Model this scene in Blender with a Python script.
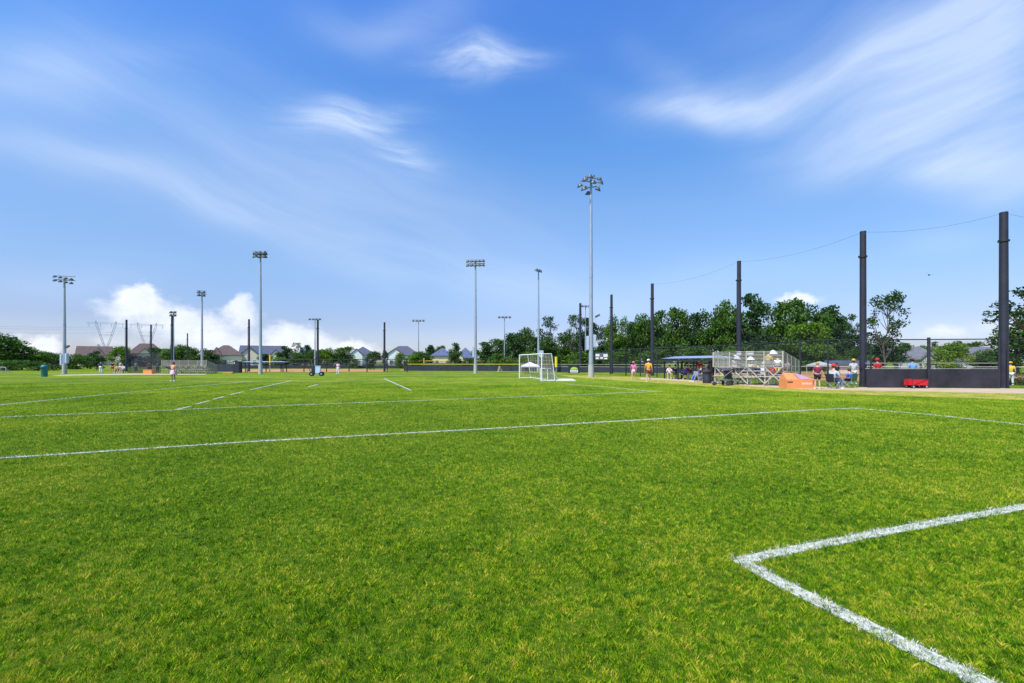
import bpy, math, random
import numpy as np
from mathutils import Vector, Matrix
R = math.radians
random.seed(7)
rng = np.random.default_rng(11)
for o in list(bpy.data.objects):
    bpy.data.objects.remove(o)
S = bpy.context.scene
COL = S.collection

# ------------------------------------------------------------------ camera
EYE, F, HOR = 1.6, 460.0, 362.0
cam = bpy.data.cameras.new('camera')
cam.sensor_width = 36.0
cam.lens = 36.0 * F / 1024
cam.shift_y = (HOR - 341.5) / 1024
cam.clip_end = 6000
co = bpy.data.objects.new('camera', cam)
co.location = (0, 0, EYE)
co.rotation_euler = (R(90), 0, 0)
COL.objects.link(co)
S.camera = co

# ------------------------------------------------------------------ light
SUN_EL, SUN_AZ = 55.0, 222.0          # azimuth clockwise from +Y: behind the camera, a little to its left
sun = bpy.data.lights.new('sun', 'SUN')
sun.energy = 4.2
sun.angle = R(0.5)
sun.color = (1.0, 0.955, 0.88)
so = bpy.data.objects.new('sun', sun)
sd = Vector((math.sin(R(SUN_AZ)) * math.cos(R(SUN_EL)), math.cos(R(SUN_AZ)) * math.cos(R(SUN_EL)), math.sin(R(SUN_EL))))
so.rotation_euler = sd.to_track_quat('Z', 'Y').to_euler()
so.location = sd * 100
COL.objects.link(so)
S.view_settings.view_transform = 'Standard'
S.view_settings.look = 'None'
S.view_settings.exposure = 0.25
S.view_settings.gamma = 1

# ------------------------------------------------------------------ node helpers
class NT:
    def __init__(s, tree):
        s.t = tree; s.n = tree.nodes; s.l = tree.links
    def node(s, typ, **kw):
        n = s.n.new(typ)
        for k, v in kw.items():
            setattr(n, k, v)
        return n
    def put(s, sock, v):
        if isinstance(v, bpy.types.NodeSocket): s.l.new(v, sock)
        elif v is not None:
            if isinstance(v, (tuple, list)) and len(v) == 3 and sock.type == 'RGBA': v = (*v, 1)
            sock.default_value = v
    def m(s, op, a, b=None, c=None, clamp=False):
        n = s.node('ShaderNodeMath', operation=op, use_clamp=clamp)
        s.put(n.inputs[0], a); s.put(n.inputs[1], b); s.put(n.inputs[2], c)
        return n.outputs[0]
    def vm(s, op, a, b=None, out=0):
        n = s.node('ShaderNodeVectorMath', operation=op)
        s.put(n.inputs[0], a)
        if b is not None: s.put(n.inputs[1] if op != 'SCALE' else n.inputs['Scale'], b)
        return n.outputs[out]
    def mapping(s, v, loc=(0, 0, 0), rot=(0, 0, 0), sc=(1, 1, 1), typ='POINT'):
        n = s.node('ShaderNodeMapping', vector_type=typ)
        s.put(n.inputs['Vector'], v); n.inputs['Location'].default_value = loc
        n.inputs['Rotation'].default_value = rot; n.inputs['Scale'].default_value = sc
        return n.outputs[0]
    def noise(s, v, scale, detail=3, rough=.5, dist=0, out=0):
        n = s.node('ShaderNodeTexNoise')
        s.put(n.inputs['Vector'], v); n.inputs['Scale'].default_value = scale
        n.inputs['Detail'].default_value = detail; n.inputs['Roughness'].default_value = rough
        n.inputs['Distortion'].default_value = dist
        return n.outputs[out]
    def ramp(s, f, stops):
        n = s.node('ShaderNodeValToRGB')
        e = n.color_ramp.elements
        while len(e) < len(stops): e.new(.5)
        for el, (p, c) in zip(e, stops):
            el.position = p; el.color = (*c, 1) if len(c) == 3 else c
        s.put(n.inputs[0], f)
        return n.outputs[0]
    def rng(s, f, a, b, c=0, d=1, smooth=True):
        n = s.node('ShaderNodeMapRange', interpolation_type='SMOOTHSTEP' if smooth else 'LINEAR')
        s.put(n.inputs[0], f)
        for i, v in zip((1, 2, 3, 4), (a, b, c, d)): n.inputs[i].default_value = v
        return n.outputs[0]
    def mix(s, f, a, b, blend='MIX'):
        n = s.node('ShaderNodeMix', data_type='RGBA', blend_type=blend)
        s.put(n.inputs[0], f); s.put(n.inputs[6], a); s.put(n.inputs[7], b)
        return n.outputs[2]

# ------------------------------------------------------------------ world: Nishita sky with thin cirrus and low cumulus
W = bpy.data.worlds.new('World'); S.world = W; W.use_nodes = True
w = NT(W.node_tree); w.n.clear()
sky = w.node('ShaderNodeTexSky', sky_type='NISHITA')
sky.sun_disc = False; sky.sun_elevation = R(SUN_EL); sky.sun_rotation = R(SUN_AZ)
sky.air_density = 1.0; sky.dust_density = 0.6; sky.ozone_density = 3.0
geo = w.node('ShaderNodeNewGeometry')
d = w.vm('SCALE', geo.outputs['Incoming'], -1.0)
sep = w.node('ShaderNodeSeparateXYZ'); w.put(sep.inputs[0], d)
az = w.m('ARCTAN2', sep.outputs[0], sep.outputs[1])
el = w.m('ARCSINE', sep.outputs[2])
cmb = w.node('ShaderNodeCombineXYZ'); w.put(cmb.inputs[0], az); w.put(cmb.inputs[1], el)
V = cmb.outputs[0]
wob = w.vm('SCALE', w.vm('SUBTRACT', w.noise(V, 3.5, 1.5, .5, out=1), (.5, .5, .5)), .13)
VW = w.vm('ADD', V, wob)
wob2 = w.vm('SCALE', w.vm('SUBTRACT', w.noise(V, 30.0, 4, .6, out=1), (.5, .5, .5)), .035)
VC = w.vm('ADD', V, wob2)
def ae(x, y):
    v = Vector((x - 512, F, HOR - y)).normalized()
    return math.atan2(v.x, v.y), math.asin(v.z)
def blob(vec, x0, y0, x1, y1, wid, amp, acc):
    """soft streak of the sky from (x0,y0) to (x1,y1), given as directions seen from the field"""
    a0, e0 = ae(x0, y0); a1, e1 = ae(x1, y1)
    L = math.hypot(a1 - a0, e1 - e0) / 2
    ang = math.atan2(e1 - e0, a1 - a0)
    p = w.mapping(vec, ((a0 + a1) / 2, (e0 + e1) / 2, 0), (0, 0, ang), (max(L, .01) * 1.1, wid / F, 1), 'TEXTURE')
    t = w.vm('DOT_PRODUCT', p, p, out=1)
    g = w.m('EXPONENT', w.m('MULTIPLY', t, -1.0))
    return w.m('MULTIPLY_ADD', g, amp, acc)
def streak(angdeg, sx, sy, seed, lo, hi):
    p = w.mapping(VW, (seed, seed * .7, 0), (0, 0, R(angdeg)), (1, 1, 1), 'POINT')
    p = w.mapping(p, (0, 0, 0), (0, 0, 0), (sx, sy, 1))
    return w.rng(w.noise(p, 1.0, 7, .58, .0), lo, hi)
# left side: streaks that fall to the right
cl = 0.0
for a in [(-40, 128, 120, 178, 11, .42), (90, 165, 330, 232, 15, .36), (260, 215, 470, 282, 18, .36), (400, 262, 620, 300, 20, .34),
          (-20, 85, 110, 95, 15, .34), (100, 120, 430, 190, 52, .34), (200, 160, 640, 270, 55, .2), (-40, 262, 150, 270, 16, .30),
          (330, 26, 480, 12, 18, .24), (300, 8, 420, 40, 14, .2), (-50, 50, 200, 75, 22, .24), (120, 66, 190, 64, 9, .14)]:
    cl = blob(VW, *a, cl)
cl = w.m('MULTIPLY', cl, streak(15, 1.5, 11, 3.1, -.05, .98))
cb = 0.0
for a in [(300, 126, 395, 119, 13, 1.0), (368, 150, 425, 166, 12, .8), (436, 66, 524, 62, 10, 1.1), (555, 112, 640, 118, 12, .0)]:
    cb = blob(VW, *a, cb)
cb = w.m('MULTIPLY', cb, streak(-2, 5, 34, 8.3, .22, .80))
# right side: streaks that rise to the right
cr = 0.0
for a in [(640, 112, 760, 105, 15, .62), (700, 106, 880, 78, 20, .6), (850, 72, 1010, 20, 30, .75), (930, 36, 1060, 0, 30, .7),
          (780, 160, 960, 128, 20, .55), (900, 132, 1070, 116, 26, .8), (850, 172, 1060, 182, 12, .75), (880, 158, 1060, 164, 16, .4),
          (640, 60, 720, 110, 16, .34), (600, 96, 700, 118, 10, .3), (900, 232, 990, 226, 8, .22), (720, 40, 1000, 90, 60, .25),
          (560, 300, 800, 270, 22, .22), (850, 300, 1060, 285, 26, .22)]:
    cr = blob(VW, *a, cr)
cr = w.m('MULTIPLY', cr, streak(-11, 2.0, 10, 5.7, .0, .95))
cir = w.m('MINIMUM', w.m('ADD', w.m('ADD', cl, cr), cb), .72)
# cumulus on the horizon
cu = 0.0
for a in [(112, 303, 160, 300, 13, 1.15), (142, 292, 150, 292, 9, .9), (150, 318, 205, 322, 14, .95), (228, 308, 258, 315, 13, 1.05), (238, 298, 244, 298, 8, .6),
          (270, 330, 330, 340, 13, 1.05), (330, 344, 372, 348, 8, .9), (10, 346, 60, 350, 8, .9), (40, 342, 52, 345, 6, .7),
          (180, 345, 300, 352, 13, .9), (195, 322, 235, 330, 16, .55), (60, 338, 180, 344, 14, .5), (300, 350, 420, 354, 7, .5), (80, 306, 130, 312, 10, .5), (775, 301, 822, 299, 6, 1.1), (905, 335, 985, 330, 9, .75), (990, 322, 1040, 330, 10, .6),
          (600, 352, 760, 356, 14, .35), (-60, 352, 0, 350, 10, .5)]:
    cu = blob(VC, *a, cu)
cn = w.noise(w.mapping(V, sc=(1, 1.5, 1)), 26.0, 6, .58, .2)
cum = w.m('MULTIPLY', w.rng(w.m('ADD', cu, w.m('MULTIPLY_ADD', cn, .95, -.47)), .30, 1.08), .85)
skc = w.node('ShaderNodeHueSaturation'); w.put(skc.inputs['Color'], sky.outputs[0])
skc.inputs['Saturation'].default_value = 1.16; skc.inputs['Value'].default_value = 1.0
tint = w.ramp(el, [(0, (.51, .52, .74)), (.08, (.51, .475, .615)), (.18, (.69, .655, .71)), (.31, (.82, .80, .83)), (.43, (.70, .86, .98)), (.66, (.64, .87, 1.2))])
tint = w.vm('SCALE', tint, 1.93)
skm = w.mix(1.0, skc.outputs[0], tint, 'MULTIPLY')
white = w.mix(w.rng(w.noise(V, 18, 4, .6), .35, .7), (7.4, 7.9, 8.9), (8.8, 9.0, 9.5))
c1 = w.mix(cir, skm, (5.9, 7.0, 8.9))
c2 = w.mix(cum, c1, white)
bg = w.node('ShaderNodeBackground'); w.put(bg.inputs[0], c2); bg.inputs[1].default_value = 0.105
wo = w.node('ShaderNodeOutputWorld'); w.l.new(bg.outputs[0], wo.inputs[0])

# ------------------------------------------------------------------ materials
MATS = {}
def mat(name, col, rough=.7, metal=0.0, var=.12, scale=6.0, bump=0.0, alpha=None, spec=.5):
    if name in MATS: return MATS[name]
    M = bpy.data.materials.new(name); M.use_nodes = True
    t = NT(M.node_tree); p = t.n['Principled BSDF']
    tc = t.node('ShaderNodeTexCoord')
    n1 = t.noise(tc.outputs['Object'], scale, 5, .6)
    a = tuple(c * (1 - var) for c in col); b = tuple(min(1, c * (1 + var)) for c in col)
    t.put(p.inputs['Base Color'], t.ramp(n1, [(.3, a), (.7, b)]))
    p.inputs['Roughness'].default_value = rough; p.inputs['Metallic'].default_value = metal
    p.inputs['Specular IOR Level'].default_value = spec
    if bump:
        bn = t.node('ShaderNodeBump'); bn.inputs['Strength'].default_value = bump; bn.inputs['Distance'].default_value = .02
        t.put(bn.inputs['Height'], t.noise(tc.outputs['Object'], scale * 8, 3)); t.put(p.inputs['Normal'], bn.outputs[0])
    if alpha is not None:
        tr = t.node('ShaderNodeBsdfTransparent'); mx = t.node('ShaderNodeMixShader')
        t.put(mx.inputs[0], alpha); t.l.new(tr.outputs[0], mx.inputs[1]); t.l.new(p.outputs[0], mx.inputs[2])
        t.l.new(mx.outputs[0], t.n['Material Output'].inputs[0])
    MATS[name] = M
    return M

# turf: shared macro colour pattern for the soil-level sheet and the blades standing on it
def turf_color(t, pos, blade):
    macro = t.noise(t.mapping(pos, sc=(1, .8, 1)), .35, 4, .6)
    mid = t.noise(pos, 1.9, 5, .68, .4)
    fine = t.noise(t.mapping(pos, rot=(0, 0, R(14)), sc=(.7, 1.25, 1)), 11.0, 4, .7)
    speck = t.noise(t.mapping(pos, (3, 1, 0), rot=(0, 0, R(10)), sc=(.8, 1, 1)), 26.0, 2, .6)
    f = t.m('ADD', t.m('MULTIPLY', macro, .32), t.m('ADD', t.m('MULTIPLY', mid, .30), t.m('ADD', t.m('MULTIPLY', fine, .34), t.m('MULTIPLY', speck, .34))))
    f = t.m('SUBTRACT', f, .10)
    return f
def ground_mat():
    M = bpy.data.materials.new('turf_ground'); M.use_nodes = True
    t = NT(M.node_tree); p = t.n['Principled BSDF']
    g = t.node('ShaderNodeNewGeometry'); pos = g.outputs['Position']
    f = turf_color(t, pos, False)
    mott = t.noise(t.mapping(pos, rot=(0, 0, R(12)), sc=(1, .9, 1)), 4.5, 6, .75)
    f = t.m('MULTIPLY_ADD', t.m('SUBTRACT', mott, .5), .55, f)
    base = t.ramp(f, [(.40, (.026, .080, .003)), (.49, (.088, .178, .004)), (.58, (.195, .265, .007)), (.68, (.34, .33, .018))])
    sp = t.node('ShaderNodeSeparateXYZ'); t.put(sp.inputs[0], pos)
    # broad bands far out: shading of gentle slopes painted into the turf colour
    band = t.rng(t.noise(t.mapping(pos, rot=(0, 0, R(-20)), sc=(.25, 1.6, 1)), .11, 3, .6), .35, .65, .78, 1.22)
    hs = t.node('ShaderNodeHueSaturation'); t.put(hs.inputs['Color'], base); t.put(hs.inputs['Value'], band)
    # between the near blades the soil shows brown thatch
    thatch = t.ramp(t.noise(pos, 14, 4, .7), [(.35, (.040, .095, .003)), (.55, (.105, .170, .005)), (.72, (.26, .20, .025))])
    far = t.rng(t.vm('LENGTH', pos, out=1), 9, 27)
    t.put(p.inputs['Base Color'], t.mix(far, thatch, hs.outputs[0]))
    p.inputs['Roughness'].default_value = .85; p.inputs['Specular IOR Level'].default_value = .12
    b = t.node('ShaderNodeBump'); b.inputs['Strength'].default_value = .8; b.inputs['Distance'].default_value = .05
    t.put(b.inputs['Height'], t.noise(pos, 22, 5, .7)); t.put(p.inputs['Normal'], b.outputs[0])
    return M
def blade_mat(name, paint=False):
    M = bpy.data.materials.new(name); M.use_nodes = True
    t = NT(M.node_tree); p = t.n['Principled BSDF']
    g = t.node('ShaderNodeNewGeometry'); pos = g.outputs['Position']
    at = t.node('ShaderNodeAttribute'); at.attribute_name = 'rnd'
    r = at.outputs['Fac']
    if paint:
        t.put(p.inputs['Base Color'], t.ramp(r, [(0, (.14, .22, .09)), (.3, (.40, .43, .33)), (.55, (.63, .62, .55)), (1, (.76, .74, .68))]))
    else:
        f = turf_color(t, pos, True)
        f = t.m('ADD', f, t.m('MULTIPLY', t.m('SUBTRACT', r, .52), .30))
        t.put(p.inputs['Base Color'], t.ramp(f, [(.36, (.018, .078, .002)), (.45, (.090, .245, .002)), (.54, (.190, .380, .003)), (.64, (.43, .51, .008)), (.75, (.70, .56, .08))]))
    p.inputs['Roughness'].default_value = .6; p.inputs['Specular IOR Level'].default_value = .25
    if not paint:
        tl = t.node('ShaderNodeBsdfTranslucent'); mx = t.node('ShaderNodeMixShader')
        t.l.new(p.inputs['Base Color'].links[0].from_socket, tl.inputs[0])
        mx.inputs[0].default_value = .22
        t.l.new(p.outputs[0], mx.inputs[1]); t.l.new(tl.outputs[0], mx.inputs[2])
        t.l.new(mx.outputs[0], t.n['Material Output'].inputs[0])
    return M
def leaf_mat(name, dark, mid, light):
    M = bpy.data.materials.new(name); M.use_nodes = True
    t = NT(M.node_tree); p = t.n['Principled BSDF']
    at = t.node('ShaderNodeAttribute'); at.attribute_name = 'rnd'
    tc = t.node('ShaderNodeTexCoord')
    oi = t.node('ShaderNodeObjectInfo')
    f = t.m('ADD', t.m('MULTIPLY', at.outputs['Fac'], .55), t.m('MULTIPLY', t.noise(tc.outputs['Object'], .7, 3), .45))
    f = t.m('ADD', f, t.m('MULTIPLY', t.m('SUBTRACT', oi.outputs['Random'], .5), .3))
    c = t.ramp(f, [(.22, dark), (.5, mid), (.8, light)])
    t.put(p.inputs['Base Color'], c); p.inputs['Roughness'].default_value = .6; p.inputs['Specular IOR Level'].default_value = .3
    tl = t.node('ShaderNodeBsdfTranslucent'); mx = t.node('ShaderNodeMixShader'); t.l.new(c, tl.inputs[0])
    mx.inputs[0].default_value = .3
    t.l.new(p.outputs[0], mx.inputs[1]); t.l.new(tl.outputs[0], mx.inputs[2]); t.l.new(mx.outputs[0], t.n['Material Output'].inputs[0])
    return M
LEAF = {'green': leaf_mat('leaf_green', (.030, .075, .010), (.065, .150, .014), (.130, .235, .024)),
        'dark': leaf_mat('leaf_dark', (.020, .055, .014), (.042, .105, .020), (.085, .165, .028)),
        'bright': leaf_mat('leaf_bright', (.075, .160, .008), (.140, .260, .014), (.220, .350, .030)),
        'purple': leaf_mat('leaf_purple', (.015, .012, .014), (.028, .018, .022), (.045, .03, .03))}
BARK = mat('bark', (.13, .115, .10), .9, var=.3, scale=3)
GREY = mat('galvanised_steel', (.36, .40, .46), .5, .25, .08, 2)
PALE = mat('pale_enamel', (.46, .52, .64), .5, 0, .05, 2)
BLACK = mat('black_paint', (.022, .023, .030), .55, 0, .2, 3)
BROWNBLACK = mat('weathered_black_steel', (.022, .022, .036), .6, 0, .4, 1.2)
LAMP = mat('lamp_housing', (.10, .12, .13), .45, .3, .1, 5)
LENS = mat('lamp_glass', (.35, .38, .40), .15, 0, .05, 5)
CONC = mat('concrete', (.42, .40, .36), .9, 0, .12, 4)
ALU = mat('aluminium', (.54, .51, .43), .5, .2, .14, 4)
WHITEP = mat('white_pipe', (.80, .80, .76), .5, 0, .05, 4)
YEL = mat('yellow_plastic', (.78, .62, .03), .5, 0, .06, 4)
NETM = mat('net_mesh', (.02, .022, .03), .8, 0, .2, 3, alpha=.22)
NETD = mat('dense_net', (.02, .022, .035), .8, 0, .2, 3, alpha=.66)
LINKM = mat('chain_link', (.03, .032, .036), .7, .2, .2, 3, alpha=.16)
WHNET = mat('white_net', (.36, .32, .24), .8, 0, .1, 3, alpha=.20)
SCREEN = mat('windscreen_cloth', (.024, .025, .034), .85, 0, .5, 1.1, .4)
SCREEN2 = mat('faded_windscreen', (.028, .034, .048), .85, 0, .3, 1.5)

# ------------------------------------------------------------------ object helpers
def tag(o, label=None, cat=None, group=None, kind=None):
    if label: o['label'] = label
    if cat: o['category'] = cat
    if group: o['group'] = group
    if kind: o['kind'] = kind
    return o
def link(o, parent=None):
    COL.objects.link(o)
    if parent is not None: o.parent = parent
    return o
def thing(name, label, cat, loc=(0, 0, 0), rz=0, group=None):
    o = bpy.data.objects.new(name, None); o.location = loc; o.rotation_euler = (0, 0, rz); o.empty_display_size = .3
    link(o); return tag(o, label, cat, group)
class MB:
    def __init__(s): s.v = []; s.f = []; s.sm = []
    def add(s, vs, fs, smooth=False):
        b = len(s.v); s.v += [tuple(v) for v in vs]; s.f += [tuple(i + b for i in f) for f in fs]; s.sm += [smooth] * len(fs); return s
    def box(s, c, d, rz=0, M=None):
        vs = []
        for x in (-.5, .5):
            for y in (-.5, .5):
                for z in (-.5, .5):
                    v = Vector((x * d[0], y * d[1], z * d[2]))
                    if rz: v.rotate(Matrix.Rotation(rz, 3, 'Z'))
                    if M: v = M @ v
                    vs.append(v + Vector(c))
        return s.add(vs, [(0, 1, 3, 2), (4, 6, 7, 5), (0, 4, 5, 1), (2, 3, 7, 6), (0, 2, 6, 4), (1, 5, 7, 3)])
    def tube(s, a, b, r, r2=None, n=8):
        a = Vector(a); b = Vector(b); r2 = r if r2 is None else r2
        dd = (b - a)
        if dd.length < 1e-6: return s
        q = dd.to_track_quat('Z', 'Y').to_matrix()
        vs = []
        for P, rr in ((a, r), (b, r2)):
            for i in range(n):
                t = 2 * math.pi * i / n
                vs.append(P + q @ Vector((math.cos(t) * rr, math.sin(t) * rr, 0)))
        fs = [(i, (i + 1) % n, n + (i + 1) % n, n + i) for i in range(n)]
        s.add(vs, fs, True)
        return s.add(vs, [tuple(range(n))[::-1], tuple(range(n, 2 * n))])
    def path(s, pts, r, n=6):
        for a, b in zip(pts, pts[1:]): s.tube(a, b, r, n=n)
        return s
    def lathe(s, prof, c=(0, 0, 0), n=14, sx=1, sy=1):
        vs = []; fs = []
        for r, z in prof:
            for i in range(n):
                t = 2 * math.pi * i / n
                vs.append((c[0] + r * math.cos(t) * sx, c[1] + r * math.sin(t) * sy, c[2] + z))
        for k in range(len(prof) - 1):
            for i in range(n):
                j = (i + 1) % n
                fs.append((k * n + i, k * n + j, (k + 1) * n + j, (k + 1) * n + i))
        return s.add(vs, fs, True)
    def ball(s, c, r, n=12, m=8, sc=(1, 1, 1)):
        vs = []; fs = []
        for k in range(m + 1):
            ph = math.pi * k / m
            for i in range(n):
                t = 2 * math.pi * i / n
                vs.append((c[0] + r * sc[0] * math.sin(ph) * math.cos(t), c[1] + r * sc[1] * math.sin(ph) * math.sin(t), c[2] - r * sc[2] * math.cos(ph)))
        for k in range(m):
            for i in range(n):
                j = (i + 1) % n
                fs.append((k * n + i, k * n + j, (k + 1) * n + j, (k + 1) * n + i))
        return s.add(vs, fs, True)
    def quad(s, *p): return s.add(p, [tuple(range(len(p)))])
    def mesh(s, name, m):
        me = bpy.data.meshes.new(name); me.from_pydata(s.v, [], s.f); me.polygons.foreach_set('use_smooth', s.sm)
        if m: me.materials.append(m)
        me.validate(); me.update(); return me
    def build(s, name, m, parent=None):
        return link(bpy.data.objects.new(name, s.mesh(name, m)), parent)
def copy_tree(o, parent=None):
    c = o.copy(); COL.objects.link(c)
    if parent is not None: c.parent = parent
    for ch in list(o.children): copy_tree(ch, c)
    return c
def G(x, row, z=0.0):
    Y = EYE * F / (row - HOR); return ((x - 512) / F * Y, Y, z)
def P(x, Y, z=0.0): return ((x - 512) / F * Y, Y, z)
def zr(row, Y): return EYE + (HOR - row) * Y / F
def yr(row): return EYE * F / (row - HOR)

# ------------------------------------------------------------------ ground
TURF = ground_mat()
gm = MB()
xs = [-2500, -400, -120, -40, 0, 40, 120, 400, 2500]; ys = [-300, -20, 10, 40, 80, 140, 400, 1200, 4000]
for i in range(8):
    for j in range(8): gm.quad((xs[i], ys[j], 0), (xs[i + 1], ys[j], 0), (xs[i + 1], ys[j + 1], 0), (xs[i], ys[j + 1], 0))
tag(gm.build('ground', TURF), 'wide green turf sports field reaching to the trees', 'ground', kind='structure')

def vnoise(x, y, s, seed):
    r = np.random.default_rng(seed); T = r.random((256, 256))
    x = x * s + 1000; y = y * s + 1000
    xi = np.floor(x).astype(int); yi = np.floor(y).astype(int); fx = x - xi; fy = y - yi
    fx = fx * fx * (3 - 2 * fx); fy = fy * fy * (3 - 2 * fy)
    a = T[xi % 256, yi % 256]; b = T[(xi + 1) % 256, yi % 256]; c = T[xi % 256, (yi + 1) % 256]; d_ = T[(xi + 1) % 256, (yi + 1) % 256]
    return (a * (1 - fx) + b * fx) * (1 - fy) + (c * (1 - fx) + d_ * fx) * fy

def blades_mesh(name, x, y, h, wd, m, base=0.0):
    n = len(x)
    ang = rng.random(n) * 2 * np.pi
    lean = rng.random(n) * .75 + .1; la = rng.random(n) * 2 * np.pi
    # combed a little by wind so tufts lie together
    la = np.where(rng.random(n) < .25, 6.28 * vnoise(x, y, 3.5, 5) * 1.5, la)
    dx = np.cos(ang) * wd / 2; dy = np.sin(ang) * wd / 2
    tx = np.cos(la) * lean * h; ty = np.sin(la) * lean * h
    co_ = np.zeros((n, 4, 3))
    co_[:, 0] = np.stack([x - dx, y - dy, np.full(n, base)], 1); co_[:, 1] = np.stack([x + dx, y + dy, np.full(n, base)], 1)
    co_[:, 2] = np.stack([x + dx * .8 + tx * .4, y + dy * .8 + ty * .4, base + h * .62], 1)
    co_[:, 3] = np.stack([x + tx, y + ty, base + h], 1)
    # two triangles per blade: 0-1-2 and 0-2-3
    idx = np.arange(n)[:, None] * 4 + np.array([0, 1, 2, 0, 2, 3])[None, :]
    me = bpy.data.meshes.new(name)
    me.vertices.add(n * 4); me.vertices.foreach_set('co', co_.ravel())
    me.loops.add(n * 6); me.loops.foreach_set('vertex_index', idx.ravel().astype(np.int32))
    me.polygons.add(n * 2); me.polygons.foreach_set('loop_start', (np.arange(n * 2) * 3).astype(np.int32))
    me.polygons.foreach_set('loop_total', np.full(n * 2, 3, np.int32))
    at = me.attributes.new('rnd', 'FLOAT', 'POINT'); at.data.foreach_set('value', np.repeat(np.clip(.5 + (rng.random(n) - .5) * .8 + (vnoise(x, y, 44, 77) - .5) * .9 + (vnoise(x, y, 19, 78) - .5) * .55, 0, 1), 4))
    me.materials.append(m); me.update(calc_edges=True)
    return me

# field lines: (points as (x,row) on the ground, width, wear)
LINES = [
    ([(743, 560.5), (800, 548.5), (880, 533), (960, 518.5), (1024, 507), (1130, 488.2)], .125, 'goal area line that runs right from the near corner', 1),
    ([(739, 560), (792, 589), (850, 618), (915, 650), (985, 684), (1060, 720)], .135, 'goal area line that runs towards the viewer from the near corner', 1),
    ([(-90, 463.5), (0, 458.3), (250, 441.8), (512, 427.5), (700, 416.5), (820, 409.6), (856, 408.2)], .125, 'longest painted line across the grass', 0),
    ([(852, 408.2), (930, 414.8), (1024, 424.8), (1110, 434)], .125, 'line that turns back right behind the goal area', 0),
    ([(-90, 422), (0, 417.3), (256, 406.5), (512, 397.2), (662, 391.4)], .125, 'second line across the field beyond the longest line', 0),
    ([(655, 391.6), (610, 387.4), (562, 383.6)], .13, 'short line leading away to the right of the goal', 0),
    ([(-60, 412), (0, 405), (85, 396.6), (150, 390.2), (205, 385.4), (250, 381.3)], .13, 'worn line slanting away at the left of the field', 0),
    ([(384, 378.6), (411, 390.4)], .13, 'short line in the middle distance ending in the open grass', 0),
    ([(177, 409.6), (190, 406.6)], .12, 'nearest dash of the broken line', 0),
    ([(197, 404), (209, 400.9)], .12, 'second nearest dash of the broken line', 0),
    ([(214, 399.4), (224, 396.6)], .12, 'third dash of the broken line', 0),
    ([(230, 394.9), (243, 391.6)], .12, 'fourth dash of the broken line', 0),
    ([(250, 390), (292, 380.6)], .12, 'far end of the broken line', 0),
    ([(308, 387), (318, 384.4), (330, 384)], .15, 'small corner mark in the middle of the field', 0),
]
def resample(pts, step=.22):
    out = [Vector(pts[0])]
    for a, b in zip(pts, pts[1:]):
        a = Vector(a); b = Vector(b); n = max(1, int((b - a).length / step))
        for i in range(1, n + 1): out.append(a.lerp(b, i / n))
    return out
LINEGEO = []
LM = bpy.data.materials.new('line_paint'); LM.use_nodes = True
lt = NT(LM.node_tree); lp = lt.n['Principled BSDF']; lg = lt.node('ShaderNodeNewGeometry')
ln_ = lt.noise(lg.outputs['Position'], 26, 5, .75)
lt.put(lp.inputs['Base Color'], lt.ramp(ln_, [(.36, (.20, .26, .13)), (.48, (.45, .47, .38)), (.62, (.70, .69, .62))]))
lp.inputs['Roughness'].default_value = .9
ltr = lt.node('ShaderNodeBsdfTransparent'); lmx = lt.node('ShaderNodeMixShader')
lt.put(lmx.inputs[0], lt.rng(lt.m('ADD', ln_, lt.m('MULTIPLY', lt.noise(lg.outputs['Position'], 1.2, 3), .5)), .50, .66))
lt.l.new(ltr.outputs[0], lmx.inputs[1]); lt.l.new(lp.outputs[0], lmx.inputs[2]); lt.l.new(lmx.outputs[0], lt.n['Material Output'].inputs[0])
PAINTB = blade_mat('painted_blades', True)
for k, (pp, wd, desc, near) in enumerate(LINES):
    pts = resample([G(*q)[:2] for q in pp])
    LINEGEO.append((np.array([p[:] for p in pts]), wd))
def line_dist(x, y):
    best = np.full(len(x), 9.0)
    for pts, wd in LINEGEO:
        lo = pts.min(0) - .5; hi = pts.max(0) + .5
        m = (x > lo[0]) & (x < hi[0]) & (y > lo[1]) & (y < hi[1])
        if not m.any(): continue
        xi = x[m]; yi = y[m]; bb = np.full(len(xi), 9.0)
        st = max(1, len(pts) // 40)
        q = pts[::st]
        if (q[-1] != pts[-1]).any(): q = np.vstack([q, pts[-1]])
        for a, b in zip(q, q[1:]):
            dd = b - a; L2 = (dd ** 2).sum()
            t = np.clip(((xi - a[0]) * dd[0] + (yi - a[1]) * dd[1]) / L2, 0, 1)
            bb = np.minimum(bb, np.hypot(xi - a[0] - t * dd[0], yi - a[1] - t * dd[1]) / wd)
        best[m] = np.minimum(best[m], bb)
    return best
# grass blades: real blades out to 34 m, coarser with distance
def scatter(n, y0, y1, p, half=1.25, pad=2.8):
    u = rng.random(n)
    # density per m2 ~ Y^-p, strip width ~ Y  ->  cdf of Y^(1-p)
    e = 2 - p
    y = (y0 ** e + u * (y1 ** e - y0 ** e)) ** (1 / e)
    x = (rng.random(n) * 2 - 1) * (half * y + pad)
    return x, y
x, y = scatter(2700000, 1.2, 34, 1.70)
tuft = vnoise(x, y, 15, 23) * .4 + vnoise(x + .3 * y, y, 33, 29) * .6
h = (.010 + .008 * vnoise(x, y, 4, 21) + .058 * np.clip(tuft - .22, 0, 1) ** 1.5) * (.55 + .75 * rng.random(len(x)))
wd = .0020 * np.maximum(y / 2.3, 1) ** .78 * (.7 + .6 * rng.random(len(x)))
h *= (1 - .25 * np.clip((y - 10) / 24, 0, 1))
dl = line_dist(x, y)
edge = .5 + .25 * (vnoise(x, y, 30, 31) - .5)
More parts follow.
